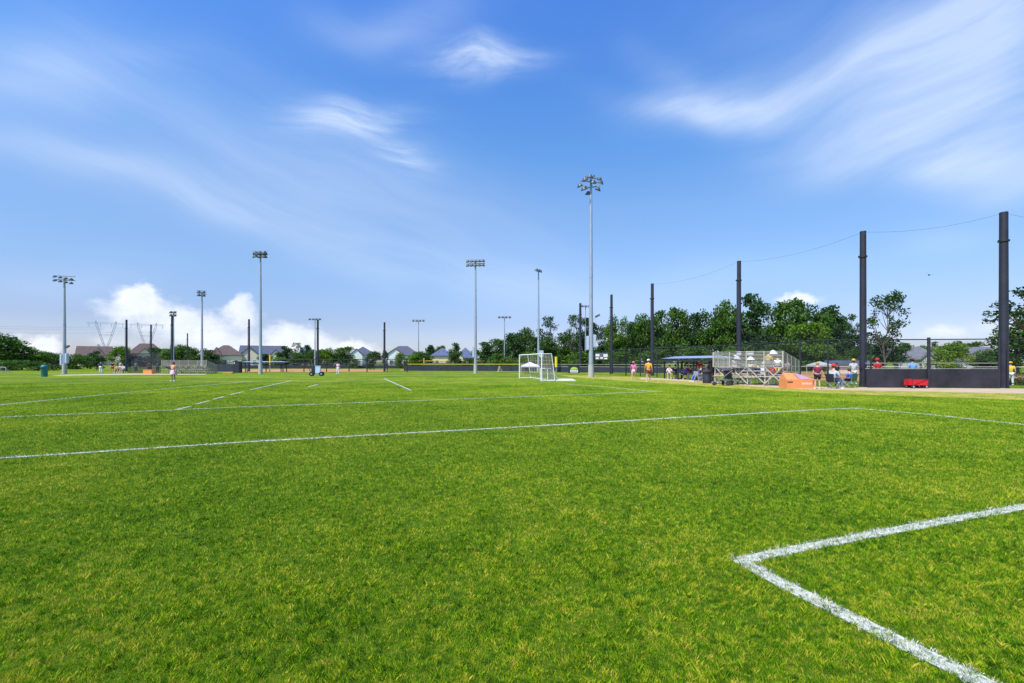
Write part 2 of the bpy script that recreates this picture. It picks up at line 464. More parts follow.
ispaint = (dl < edge * (1.0 + .25 * rng.random(len(x)))) & (rng.random(len(x)) < np.where(y > 7, .88, .74))
def inside(x, y, poly):
    r_ = np.zeros(len(x), bool); n = len(poly)
    for i in range(n):
        (xa, ya), (xb, yb) = poly[i], poly[(i + 1) % n]
        c_ = ((ya > y) != (yb > y)) & (x < (xb - xa) * (y - ya) / (yb - ya + 1e-9) + xa); r_ ^= c_
    return r_
PATHR = [(640, 377.8), (700, 380), (760, 384), (828, 387.2), (927, 388.0), (1110, 389.4), (1110, 395.8), (1024, 393.8), (900, 391.3), (815, 389.8), (760, 386.9), (715, 383.6), (670, 380.5), (640, 379.8)]
VERGER = [(560, 375.2), (600, 375.6), (660, 378), (740, 382), (828, 388.5), (927, 390), (1110, 391.5), (1110, 403), (1024, 400.2), (930, 397), (850, 394.4), (790, 391.6), (730, 388), (680, 384.6), (620, 380.4), (570, 377)]
onpath = inside(x, y, [G(*q)[:2] for q in PATHR])
onverge = inside(x, y, [G(*q)[:2] for q in VERGER])
keep = ~ispaint & ~onpath & ~(onverge & (rng.random(len(x)) < .8))
BL = blade_mat('grass_blades')
tag(link(bpy.data.objects.new('grass', blades_mesh('grass', x[keep], y[keep], h[keep], wd[keep], BL))), 'short green turf grass with yellowed straw patches', 'grass', kind='stuff')
px, py, ph, pw = x[ispaint], y[ispaint], h[ispaint] * .85, wd[ispaint]
owner = np.zeros(len(px), int); bd = np.full(len(px), 1e9)
for k, (pts, wdt) in enumerate(LINEGEO):
    q = pts[::max(1, len(pts) // 60)]
    for a in q:
        dd = np.hypot(px - a[0], py - a[1]); m = dd < bd; bd[m] = dd[m]; owner[m] = k
for k, (pp, wdt, desc, near) in enumerate(LINES):
    pts = [Vector(p) for p in LINEGEO[k][0]]
    mb = MB()
    L = []; Rr = []
    for i, p_ in enumerate(pts):
        t_ = (pts[min(i + 1, len(pts) - 1)] - pts[max(i - 1, 0)]).normalized(); nrm = Vector((-t_.y, t_.x))
        a = wdt / 2 * (1 + random.uniform(-.22, .12)); b = wdt / 2 * (1 + random.uniform(-.22, .12))
        L.append(p_ + nrm * a); Rr.append(p_ - nrm * b)
    zz = .004 + .0003 * k
    for i in range(len(pts) - 1):
        mb.quad((L[i].x, L[i].y, zz), (Rr[i].x, Rr[i].y, zz), (Rr[i + 1].x, Rr[i + 1].y, zz), (L[i + 1].x, L[i + 1].y, zz))
    o = mb.build('field_line', LM)
    tag(o, 'white painted ' + desc, 'field line', 'white lines painted on the grass', 'structure')
    m = owner == k
    if m.sum() > 20:
        # painted blades standing in the line
        tp = len(px[m]); bm_ = blades_mesh('painted_blades', px[m], py[m], ph[m], pw[m] * 1.4, PAINTB)
        link(bpy.data.objects.new('painted_blades', bm_), o)['kind'] = 'stuff'

# ------------------------------------------------------------------ dirt, paths
def sheet(name, pts, m, z, label, cat='ground'):
    mb = MB(); pts = [G(*p)[:2] for p in pts]
    rs = []
    for a, b in zip(pts, pts[1:] + pts[:1]):
        a = Vector(a); b = Vector(b); n = max(1, int((b - a).length / .8))
        for i in range(n):
            q = a.lerp(b, i / n); rs.append((q.x + random.uniform(-.07, .07), q.y + random.uniform(-.14, .14), z))
    mb.quad(*rs)
    return tag(mb.build(name, m), label, cat, kind='structure')
DIRT = mat('infield_clay', (.52, .27, .09), .95, 0, .18, .6, .3)
TAN = mat('gravel_path', (.54, .40, .24), .95, 0, .16, .9, .5)
def verge_mat():
    M = bpy.data.materials.new('dry_verge'); M.use_nodes = True
    t = NT(M.node_tree); p = t.n['Principled BSDF']; g = t.node('ShaderNodeNewGeometry')
    n = t.noise(g.outputs['Position'], 1.3, 6, .7)
    t.put(p.inputs['Base Color'], t.ramp(n, [(.36, (.14, .22, .010)), (.47, (.30, .31, .015)), (.58, (.50, .38, .05)), (.75, (.56, .42, .14))]))
    p.inputs['Roughness'].default_value = .95
    tr = t.node('ShaderNodeBsdfTransparent'); mx = t.node('ShaderNodeMixShader')
    t.put(mx.inputs[0], t.rng(t.noise(t.mapping(g.outputs['Position'], sc=(1, .6, 1)), .8, 5, .75), .28, .42))
    t.l.new(tr.outputs[0], mx.inputs[1]); t.l.new(p.outputs[0], mx.inputs[2]); t.l.new(mx.outputs[0], t.n['Material Output'].inputs[0])
    return M
VERGE = verge_mat()
sheet('dry_verge', [(560, 375.2), (600, 375.6), (660, 378), (740, 382), (828, 388.5), (927, 390), (1110, 391.5), (1110, 403), (1024, 400.2), (930, 397), (850, 394.4), (790, 391.6), (730, 388), (680, 384.6), (620, 380.4), (570, 377)], VERGE, .004, 'yellowed dry grass verge beside the gravel path')
sheet('path', [(640, 377.8), (700, 380), (760, 384), (828, 387.2), (927, 388.0), (1110, 389.4), (1110, 395.8), (1024, 393.8), (900, 391.3), (815, 389.8), (760, 386.9), (715, 383.6), (670, 380.5), (640, 379.2)], TAN, .009, 'pale gravel path along the ball field fence', 'path')
sheet('infield', [(205, 369.3), (300, 368.9), (388, 369.2), (388, 371.7), (300, 372.2), (260, 372.2), (205, 371.4)], DIRT, .012, 'orange clay infield behind the low fence on the left')
sheet('infield', [(700, 372), (900, 372), (960, 374), (1100, 376), (1100, 382), (930, 382), (800, 380), (720, 376)], DIRT, .012, 'orange clay infield behind the bleachers')
sheet('warning_track', [(400, 370.6), (520, 370.6), (660, 371.6), (660, 370.7), (520, 369.8), (400, 369.8)], DIRT, .012, 'thin clay track behind the yellow topped fence')
sheet('path', [(70, 374.6), (130, 373.6), (206, 373.9), (206, 374.6), (130, 374.9), (60, 375.8), (50, 375.2)], TAN, .009, 'pale gravel path in front of the far dugout', 'path')

# ------------------------------------------------------------------ trees
def tree_meshes(seed, h=1.0, cw=.6, trunk=.25, clusters=26, leaves=2600, ls=.03, airy=0.0, kindm='green', cone=False):
    """unit-height tree: trunk mesh with limbs and a crown of leaf faces grouped in clumps"""
    r = np.random.default_rng(seed); rr = random.Random(seed)
    mb = MB(); cs = []
    top = .93
    # trunk leans through a few points
    pts = [Vector((0, 0, 0))]
    for k in range(1, 6): pts.append(Vector((rr.uniform(-.02, .02) * k, rr.uniform(-.02, .02) * k, top * k / 5.5)))
    tr_ = .012 if airy else .022
    for k in range(5): mb.tube(pts[k], pts[k + 1], tr_ * (1 - k / 5.6), tr_ * (1 - (k + 1) / 5.6), 7)
    for i in range(clusters):
        t = rr.random() ** (.8 if not cone else 1.3)
        z = trunk + (1 - trunk) * (.08 + .84 * t)
        prof = math.sin(math.pi * min(.97, (.16 + .78 * t))) ** .6 if not cone else (1.04 - t)
        a = rr.random() * 6.283; rad = cw / 2 * prof * (rr.random() ** .5) * .86
        c = Vector((math.cos(a) * rad, math.sin(a) * rad, z))
        cs.append((c, rr.uniform(.6, 1.15) * cw * (.22 if not airy else .115)))
        if i % 2 == 0 or airy:
            b = pts[max(1, min(4, int((z - .12) * 5.5)))]
            mid = b.lerp(c, .5) + Vector((0, 0, -.02))
            q_ = .55 if airy else 1.0; mb.tube(b, mid, .009 * q_, .006 * q_, 5); mb.tube(mid, c, .006 * q_, .002 * q_, 5)
    trunk_me = mb.mesh('trunk', BARK)
    n = leaves
    wts = np.array([c[1] ** 2 for c in cs]); wts /= wts.sum()
    ci = r.choice(len(cs), n, p=wts)
    C = np.array([c[0][:] for c in cs])[ci]; Rd = np.array([c[1] for c in cs])[ci]
    dv = r.normal(size=(n, 3)); dv /= np.linalg.norm(dv, axis=1)[:, None]
    rad = Rd * (r.random(n) ** .45) * r.uniform(.8, 1.25, n)
    pos = C + dv * rad[:, None] * np.array([1, 1, .78])
    pos[:, 2] = np.clip(pos[:, 2], .02, 1.0)
    a = r.normal(size=(n, 3)); a /= np.linalg.norm(a, axis=1)[:, None]
    b = np.cross(a, r.normal(size=(n, 3))); b /= np.linalg.norm(b, axis=1)[:, None]
    s = (ls * r.uniform(.55, 1.3, n))[:, None]
    q = np.stack([pos - a * s, pos - b * s * .55, pos + a * s, pos + b * s * .6], 1)
    me = bpy.data.meshes.new('crown')
    me.vertices.add(n * 4); me.vertices.foreach_set('co', q.ravel())
    me.loops.add(n * 4); me.loops.foreach_set('vertex_index', np.arange(n * 4, dtype=np.int32))
    me.polygons.add(n); me.polygons.foreach_set('loop_start', (np.arange(n) * 4).astype(np.int32)); me.polygons.foreach_set('loop_total', np.full(n, 4, np.int32))
    at = me.attributes.new('rnd', 'FLOAT', 'POINT'); cr_ = r.random(len(cs))[ci]; at.data.foreach_set('value', np.repeat(.45 * cr_ + .55 * r.random(n), 4))
    me.materials.append(LEAF[kindm]); me.update(calc_edges=True)
    return trunk_me, me
TV = {}
def tv(key):
    if key not in TV:
        k, n = key[0], int(key[1:])
        if k == 'd': TV[key] = tree_meshes(100 + n, cw=.72, trunk=.12, clusters=34, leaves=4200, ls=.026, kindm='green')
        if k == 'k': TV[key] = tree_meshes(200 + n, cw=.66, trunk=.10, clusters=32, leaves=3800, ls=.026, kindm='dark')
        if k == 'a': TV[key] = tree_meshes(300 + n, cw=.66, trunk=.30, clusters=30, leaves=1700, ls=.017, airy=1, kindm='dark')
        if k == 'b': TV[key] = tree_meshes(400 + n, cw=.95, trunk=.03, clusters=32, leaves=5600, ls=.030, kindm='bright')
        if k == 's': TV[key] = tree_meshes(500 + n, cw=1.25, trunk=.0, clusters=26, leaves=2600, ls=.045, kindm='green')
        if k == 'e': TV[key] = tree_meshes(600 + n, cw=.8, trunk=.02, clusters=34, leaves=3200, ls=.03, kindm='dark', cone=False)
        if k == 'p': TV[key] = tree_meshes(700 + n, cw=1.1, trunk=.0, clusters=20, leaves=2000, ls=.05, kindm='purple')
    return TV[key]
CW = {'d': .70, 'k': .66, 'a': .55, 'b': .92, 's': 1.2, 'e': .8, 'p': 1.1}
def tree(xp, top, Y, wpx, key, label, group=None, cat='tree', name='tree'):
    tm, cm = tv(key); hgt = zr(top, Y)
    o = thing(name, label, cat, P(xp, Y), random.uniform(0, 6.28), group)
    sx = wpx * Y / F / (CW[key[0]] ); o.scale = (sx, sx, hgt)
    link(bpy.data.objects.new('trunk', tm), o); link(bpy.data.objects.new('crown', cm), o)
    return o
WOOD = 'trees of the wood behind the ball fields'
TR = [
 # right-hand wood: x, top row, distance, width px, kind, label
 (484, 342, 112, 26, 'k0', 'dark broad tree just right of the middle light pole', WOOD),
 (499, 338, 118, 26, 'd1', 'green tree behind the thin light pole left of the goal', WOOD),
 (513, 333, 112, 24, 'k1', 'dark tree rising just left of the goal', WOOD),
 (526, 327, 118, 24, 'd0', 'rounded tree rising behind the white shade shelter', WOOD),
 (538, 337, 104, 22, 'k2', 'low dark tree behind the goal crossbar', WOOD),
 (549, 315, 108, 27, 'a0', 'tall thin leafed tree above the right side of the goal', WOOD),
 (551, 338, 100, 26, 'k1', 'low bushy tree under the tall thin leafed tree by the goal', WOOD),
 (568, 334, 110, 24, 'd1', 'mid height tree left of the dark net pole by the tall light', WOOD),
 (573, 311, 102, 26, 'a1', 'tall open crowned tree with forked top left of the tall light pole', WOOD),
 (586, 318, 112, 26, 'k0', 'tree standing behind the cabinets of the tall light pole', WOOD),
 (601, 325, 120, 24, 'a2', 'sparse tree with sky showing through right of the tall light pole', WOOD),
 (604, 345, 104, 26, 'k2', 'low dark tree behind the small scoreboard', WOOD),
 (618, 314, 108, 24, 'd2', 'green tree right behind the net pole between light pole and dugout', WOOD),
 (633, 322, 112, 24, 'k1', 'dark tree behind the person in pink', WOOD),
 (645, 313, 108, 26, 'd0', 'tree filling the gap left of the net pole by the walkers', WOOD),
 (660, 311, 104, 28, 'k0', 'dark tree right of the net pole by the walkers', WOOD),
 (678, 306, 102, 28, 'd1', 'tall green tree above the left end of the dugout roof', WOOD),
 (694, 313, 100, 26, 'k2', 'darker tree above the middle of the dugout roof', WOOD),
 (711, 305, 98, 30, 'd2', 'tall tree above the left end of the bleachers', WOOD),
 (727, 299, 96, 32, 'd0', 'tall full tree left of the net pole behind the bleachers', WOOD),
 (749, 294, 94, 38, 'k0', 'dark tall tree right of the net pole behind the bleachers', WOOD),
 (769, 301, 100, 28, 'a1', 'thin tree with white sky showing through above the bleachers', WOOD),
 (790, 297, 92, 40, 'd1', 'largest green tree above the right end of the bleachers', WOOD),
 (812, 301, 94, 34, 'd2', 'full green tree above the orange chest', WOOD),
 (806, 322, 84, 44, 'b1', 'lighter green rounded tree in front of the wood above the orange chest', WOOD),
 (833, 306, 98, 34, 'k1', 'dark tree left of the thick net pole', WOOD),
 (849, 313, 104, 26, 'a2', 'open tree with a bare branch just left of the thick net pole', WOOD),
 (856, 334, 96, 36, 'k2', 'low dark tree behind the thick net pole', WOOD),
 (886, 290, 62, 38, 'a3', 'lone tall tree with open crown right of the thick net pole', None),
 (881, 338, 78, 40, 'k0', 'dark bush at the foot of the lone open crowned tree', None),
 (903, 343, 130, 20, 'k1', 'small tree left of the grey roofed house on the right', None),
 (922, 345, 140, 16, 'd0', 'small distant tree above the grey roof on the right', None),
 (933, 341, 130, 18, 'a0', 'small thin tree above the dark fence post on the right', None),
 (950, 343, 48, 34, 'b0', 'bright green rounded bush tree between the two grey roofs', None),
 (958, 341, 120, 16, 'k2', 'small dark tree top behind the bright green bush', None),
 (974, 341, 120, 20, 'd1', 'small tree behind the right grey roof', None),
 (992, 348, 60, 30, 'd2', 'green tree left of the rightmost net pole', None),
 (984, 356, 52, 30, 'k0', 'dark bush against the right grey roofed house', None),
 (1037, 284, 52, 76, 'a2', 'tall open tree cut by the right edge of the picture', None),
 (1018, 325, 62, 46, 'd0', 'dense green tree at the right edge below the tall open one', None),
 (1052, 300, 60, 60, 'd1', 'full tree just beyond the right edge', None),
 # left side
 (-2, 331, 92, 44, 'd0', 'largest tree at the far left edge', None),
 (22, 345, 94, 32, 'd1', 'tree next to the largest tree on the far left', None),
 (-24, 340, 96, 40, 'k1', 'tree cut by the left edge behind the largest one', None),
 (38, 350, 96, 26, 'd2', 'middle tree of the left hedge row behind the teal bin', None),
 (52, 352, 100, 26, 'd0', 'tree of the left hedge row just left of the light pole', None),
 (53, 361.5, 88, 14, 'p0', 'dark purple leaved bush left of the leftmost light pole', None),
 (14, 360, 86, 34, 's0', 'low green shrubs under the largest tree on the left', None),
 (38, 362, 84, 26, 's1', 'low green shrub behind the teal bin', None),
 (77, 354, 100, 20, 's0', 'green bush right of the leftmost light pole', None),
 (90, 356, 104, 20, 's1', 'light green bush under the first brown roof', None),
 (97, 351, 92, 15, 'k0', 'dark round tree in front of the first brown roof', None),
 (121, 346, 118, 20, 'b1', 'bright green tree left of the leftmost net pole', None),
 (136, 356, 120, 20, 'k2', 'dark tree behind the far dugout netting', None),
 (158, 347, 116, 18, 'd1', 'green tree behind the second far net pole', None),
 (168, 349, 112, 16, 'b1', 'light green tree above the left end of the far bleachers', None),
 (178, 344, 112, 18, 'd0', 'taller tree above the middle of the far bleachers', None),
 (189, 347, 114, 16, 'k1', 'dark tree behind the thinnest far net pole', None),
 (198, 347, 112, 16, 'd2', 'tree left of the light pole at the far bleachers', None),
 (209, 350, 118, 16, 'k0', 'dark tree left of the brown hipped roof', None),
 (228, 345.5, 190, 10, 'd2', 'tree top behind the brown hipped roof', None),
 (219, 361, 100, 14, 'k2', 'dark shrub before the brown roofed house', None),
 (266, 354, 118, 16, 'k1', 'dark tree in front of the grey roofed beige house', None),
 (280, 357, 118, 14, 's0', 'low bush right of the grey roofed beige house', None),
 (284, 346, 130, 13, 'k0', 'round dark tree left of the blue roofed townhouse', None),
 (297, 342, 134, 12, 'a0', 'taller thin tree left of the blue roofed townhouse', None),
 (296, 352, 120, 15, 'd1', 'green tree below the taller thin one left of the blue roof', None),
 (306, 345, 140, 11, 'k2', 'small dark tree behind the blue roofed townhouse', None),
 (314, 349, 124, 14, 'd0', 'tree left of the middle net pole', None),
 (325, 349, 124, 16, 'b1', 'light green tree right of the middle net pole', None),
 (333, 347, 128, 14, 'd2', 'tree between the middle net pole and the white gabled house', None),
 (346, 346, 126, 16, 'd1', 'green tree left of the white gabled house', None),
 (355, 359, 110, 12, 's1', 'low bush below the white gable', None),
 (374, 351, 96, 20, 'e0', 'dark round evergreen left of the slim net pole', None),
 (385, 350, 120, 7, 'e1', 'slim dark evergreen at the slim net pole', None),
 (400, 353, 112, 12, 'b0', 'yellow green tree in front of the white house', None),
 (413, 354, 112, 14, 'b1', 'light green tree by the far slim light pole', None),
 (422, 351, 114, 18, 'd0', 'green tree right of the far slim light pole', None),
 (430, 345, 172, 12, 'k1', 'dark tree left of the cream house', None),
 (441, 345, 172, 12, 'd1', 'tree behind the cream house', None),
 (456, 343, 104, 15, 'k0', 'dark tree between the two blue grey roofs', None),
 (468, 358, 108, 14, 's1', 'low bush in front of the right blue grey roof', None),
]
FILL = [(x_, t_, Y_, w_, k_, l_, WOOD) for x_, t_, Y_, w_, k_, l_ in [
 (492, 350, 135, 26, 'd2', 'tree deep in the wood left of the goal'), (520, 346, 135, 28, 'k0', 'tree deep in the wood behind the shade shelter'),
 (560, 346, 130, 30, 'd0', 'tree deep in the wood by the yellow foul pole'), (594, 348, 130, 26, 'd2', 'tree deep in the wood at the tall light pole'),
 (626, 338, 130, 30, 'k2', 'tree deep in the wood above the person in pink'), (652, 334, 128, 32, 'd1', 'tree deep in the wood above the person in orange'),
 (688, 330, 124, 36, 'k0', 'tree deep in the wood above the dugout'), (720, 326, 122, 34, 'k1', 'tree deep in the wood left of the bleachers'),
 (760, 324, 120, 36, 'd0', 'tree deep in the wood behind the bleachers'), (800, 322, 118, 40, 'k0', 'tree deep in the wood behind the orange chest'),
 (838, 328, 118, 36, 'd1', 'tree deep in the wood left of the lone tree'), (740, 345, 86, 36, 's0', 'undergrowth bush behind the bleachers'),
 (700, 347, 88, 40, 's1', 'undergrowth bush behind the dugout'), (775, 345, 84, 36, 's1', 'undergrowth bush behind the bleacher rails'),
 (820, 345, 82, 40, 's0', 'undergrowth bush above the cream shed'), (655, 350, 92, 36, 's0', 'undergrowth bush behind the person in orange'),
 (860, 350, 80, 36, 's1', 'undergrowth bush behind the thick net pole'), (620, 352, 94, 36, 's1', 'undergrowth bush behind the person in pink'),
 (578, 352, 94, 30, 's0', 'undergrowth bush behind the green and white sign'), (530, 352, 98, 36, 's0', 'undergrowth bush behind the goal'),
 (1004, 352, 56, 34, 's1', 'shrub behind the rightmost net pole'), (500, 354, 100, 30, 's1', 'undergrowth bush left of the goal')]]
for t_ in TR + FILL:
    k_ = 1.28 if 275 < t_[0] < 350 or 405 < t_[0] < 425 or 130 < t_[0] < 215 else 1.0
    tree(t_[0], t_[1], t_[2], t_[3] * k_, t_[4], t_[5], group=t_[6])

# ------------------------------------------------------------------ houses
WALLS = {'cream': mat('cream_siding', (.74, .67, .52), .8, 0, .06, 2), 'white': mat('white_siding', (.78, .78, .78), .8, 0, .05, 2),
         'beige': mat('beige_siding', (.70, .62, .47), .8, 0, .06, 2), 'grey': mat('grey_siding', (.42, .42, .42), .8, 0, .06, 2),
         'yellow': mat('yellow_siding', (.66, .58, .36), .8, 0, .06, 2)}
ROOFS = {'brown': mat('brown_shingle', (.125, .085, .075), .9, 0, .25, 1.5), 'slate': mat('slate_shingle', (.085, .095, .13), .9, 0, .2, 1.5),
         'blue': mat('blue_shingle', (.095, .12, .20), .9, 0, .2, 1.5), 'grey': mat('grey_shingle', (.16, .16, .175), .9, 0, .2, 1.5)}
GLASS = mat('window_glass', (.05, .065, .09), .12, 0, .2, 1); TRIM = mat('white_trim', (.75, .75, .74), .6, 0, .04, 3)
DOORM = mat('house_door', (.20, .09, .06), .6, 0, .1, 3)
def roof_mb(mb, cx, cy, W_, D_, ze, zt, kind, ov=.4, th=.22):
    x0, x1, y0, y1 = cx - W_ / 2 - ov, cx + W_ / 2 + ov, cy - D_ / 2 - ov, cy + D_ / 2 + ov
    if kind == 'gx': rid = [(x0, cy), (x1, cy)]
    elif kind == 'gy': rid = [(cx, y0), (cx, y1)]
    else:
        k = min(W_, D_) / 2 * .9
        rid = [(cx - W_ / 2 + k, cy), (cx + W_ / 2 - k, cy)] if W_ >= D_ else [(cx, cy - D_ / 2 + k), (cx, cy + D_ / 2 - k)]
    a, b = rid
    for dz, flip in ((0, 0), (-th, 1)):
        pass
    base = [(x0, y0), (x1, y0), (x1, y1), (x0, y1)]
    vs = [(p[0], p[1], ze) for p in base] + [(a[0], a[1], zt), (b[0], b[1], zt)] + [(p[0], p[1], ze - th) for p in base] + [(a[0], a[1], zt - th), (b[0], b[1], zt - th)]
    if kind == 'gy' or (kind == 'hip' and W_ < D_):
        f = [(0, 4, 5, 3), (1, 2, 5, 4)]; ends = [(0, 1, 4), (2, 3, 5)]
    else:
        f = [(0, 1, 5, 4), (2, 3, 4, 5)]; ends = [(0, 4, 3), (1, 2, 5)]
    fs = list(f) + [tuple(i + 6 for i in reversed(q)) for q in f]
    if kind == 'hip': fs += ends + [tuple(i + 6 for i in reversed(q)) for q in ends]
    rim = [(0, 1), (1, 2), (2, 3), (3, 0)] if kind == 'hip' else ([(0, 1), (2, 3)] if kind == 'gx' else [(1, 2), (3, 0)])
    fs += [(i, i + 6, j + 6, j) for i, j in rim]
    if kind == 'gx': fs += [(0, 4, 10, 6), (4, 3, 9, 10), (1, 7, 11, 5), (5, 11, 8, 2)]
    if kind == 'gy': fs += [(0, 6, 10, 4), (4, 10, 7, 1), (3, 5, 11, 9), (5, 2, 8, 11)]
    mb.add(vs, fs)
def wall_mb(mb, cx, cy, W_, D_, ze, zt, kind, ov=.4, th=.22):
    x0, x1, y0, y1 = cx - W_ / 2, cx + W_ / 2, cy - D_ / 2, cy + D_ / 2
    e = ze - .05
    mb.box((cx, cy, e / 2), (W_, D_, e))
    k = (zt - ze) * (1 - 2 * .4 / (min(W_, D_) + .8))
    if kind == 'gx': mb.add([(x0, y0, e), (x0, y1, e), (x0, cy, zt - th - .03), (x1, y0, e), (x1, y1, e), (x1, cy, zt - th - .03)], [(0, 2, 1), (3, 4, 5)])
    if kind == 'gy': mb.add([(x0, y0, e), (x1, y0, e), (cx, y0, zt - th - .03), (x0, y1, e), (x1, y1, e), (cx, y1, zt - th - .03)], [(0, 1, 2), (3, 5, 4)])
def house(label, x0, x1, Y, wall, roof, vols, eave, ridge, rz=None, D=9.5, chim=None, name='house', cat='house', wins=True, group=None):
    """vols: extra wings (fx0,fx1,kind,ridge_row,forward) as fractions of the width"""
    xa = P(x0, Y)[0]; xb = P(x1, Y)[0]; th_ = math.atan2((xa + xb) / 2, Y)
    if rz is None: rz = -th_ * .85
    Wd = (xb - xa) * math.cos(th_)
    o = thing(name, label, cat, ((xa + xb) / 2 + D / 2 * math.sin(th_), Y + D / 2, 0), rz, group)
    zt = zr(ridge, Y + D / 2); ze = zr(eave, Y)
    wm = MB(); rm = MB()
    kind = vols[0]
    wall_mb(wm, 0, 0, Wd, D, ze, zt, kind); roof_mb(rm, 0, 0, Wd, D, ze, zt, kind)
    fronts = [(-Wd / 2, Wd / 2, -D / 2, [])]
    for (f0, f1, kd, rrow, fwd) in vols[1:]:
        a = -Wd / 2 + f0 * Wd; b = -Wd / 2 + f1 * Wd; w2 = b - a
        zt2 = zr(rrow, Y - fwd)
        dd = D / 2 + fwd
        wall_mb(wm, (a + b) / 2, -dd / 2, w2, dd, ze - .06, zt2, kd); roof_mb(rm, (a + b) / 2, -dd / 2 - .01, w2, dd, ze - .06, zt2, kd, ov=.3)
        fronts[0][3].append((a, b)); fronts.append((a, b, -dd, []))
    wo_ = wm.build('wall', WALLS[wall], o); ro = rm.build('roof', ROOFS[roof], o)
    if chim is not None:
        cmb_ = MB().box((-Wd / 2 + chim * Wd, .6, zt - .1), (.9, .9, 2.0)); cmb_.build('chimney', WALLS['beige'], ro)
    if wins:
        for (a, b, yy, blk) in fronts:
            n = max(1, int((b - a) / 2.6))
            for lvl in ((1.6, 4.5) if ze > 4.6 else (1.5,)):
                for i in range(n):
                    cx = a + (b - a) * (i + .5) / n
                    if any(p - .6 < cx < q + .6 for p, q in blk) or lvl + 1 > ze: continue
                    if lvl < 2 and i == n // 2 and yy == fronts[-1][2]:
                        dob = MB().box((cx, yy - .03, 1.05), (1.0, .08, 2.1)).build('door', DOORM, o); MB().ball((cx + .38, yy - .1, 1.0), .05, 8, 5).build('handle', TRIM, dob); continue
                    wn = MB().box((cx, yy - .02, lvl), (1.0, .06, 1.4)).build('window', GLASS, o)
                    fm = MB()
                    for dx in (-.54, 0, .54): fm.box((cx + dx, yy - .05, lvl), (.08 if dx else .04, .1, 1.56))
                    for dz in (-.74, .74): fm.box((cx, yy - .052, lvl + dz), (1.0, .1, .08))
                    fm.build('frame', TRIM, wn)
    return o
HG = None
house('brown roofed cream house at the far left with a long ridge', 75, 110, 205, 'cream', 'brown', ['gx', (.42, .85, 'hip', 347, 3)], 355.4, 346.2, chim=.6)
house('brown roofed house behind the leftmost net poles', 126, 164, 210, 'beige', 'brown', ['hip', (.3, .7, 'gy', 348, 2)], 354.6, 343.5)
house('beige house with a high brown hipped roof left of the far dugout', 208, 242, 165, 'cream', 'brown', ['hip', (.1, .4, 'hip', 347, 2)], 355, 345.2)
house('grey roofed house with a beige front gable behind the far dugout', 240, 284, 175, 'beige', 'slate', ['gx', (.02, .45, 'gy', 346.8, 2), (.7, .97, 'gy', 349, 1.5)], 355, 345.6)
house('small white house with a grey roof left of the blue roofed townhouse', 279, 292, 180, 'white', 'slate', ['gx'], 359, 353)
house('narrow townhouse with a bright blue roof', 301, 310, 165, 'white', 'blue', ['gx'], 357, 347.5)
house('small house with a pale gable between green trees', 333, 345, 190, 'white', 'grey', ['gx', (.3, .8, 'gy', 355, 1)], 359, 353.5)
house('white house with a front gable and dark slate roof', 350, 376, 165, 'white', 'slate', ['hip', (.05, .5, 'gy', 348.5, 2)], 354.6, 346.6)
house('white house with a broad gable right of the slim net pole', 386, 420, 165, 'white', 'slate', ['hip', (.05, .55, 'gy', 348, 2)], 355, 346)
house('cream house with a blue grey hipped roof', 432, 453, 150, 'yellow', 'blue', ['hip'], 355.6, 347.8)
house('cream house with a pale gable left of the middle light pole', 455, 476, 150, 'yellow', 'blue', ['hip', (.1, .4, 'gy', 353, 1.5)], 358, 347.5)
house('grey roofed house left of the bright green bush tree', 900, 946, 88, 'grey', 'grey', ['hip', (.5, .8, 'gy', 352, 1.5)], 359, 346.5, D=10)
house('grey roofed house right of the bright green bush tree', 962, 998, 92, 'grey', 'grey', ['gx'], 360, 347, D=10)
house('low cream shed with a dark purple grey roof behind the fence', 829, 868, 62, 'cream', 'slate', ['gx'], 364.2, 360.4, D=4, name='shed', cat='shed')

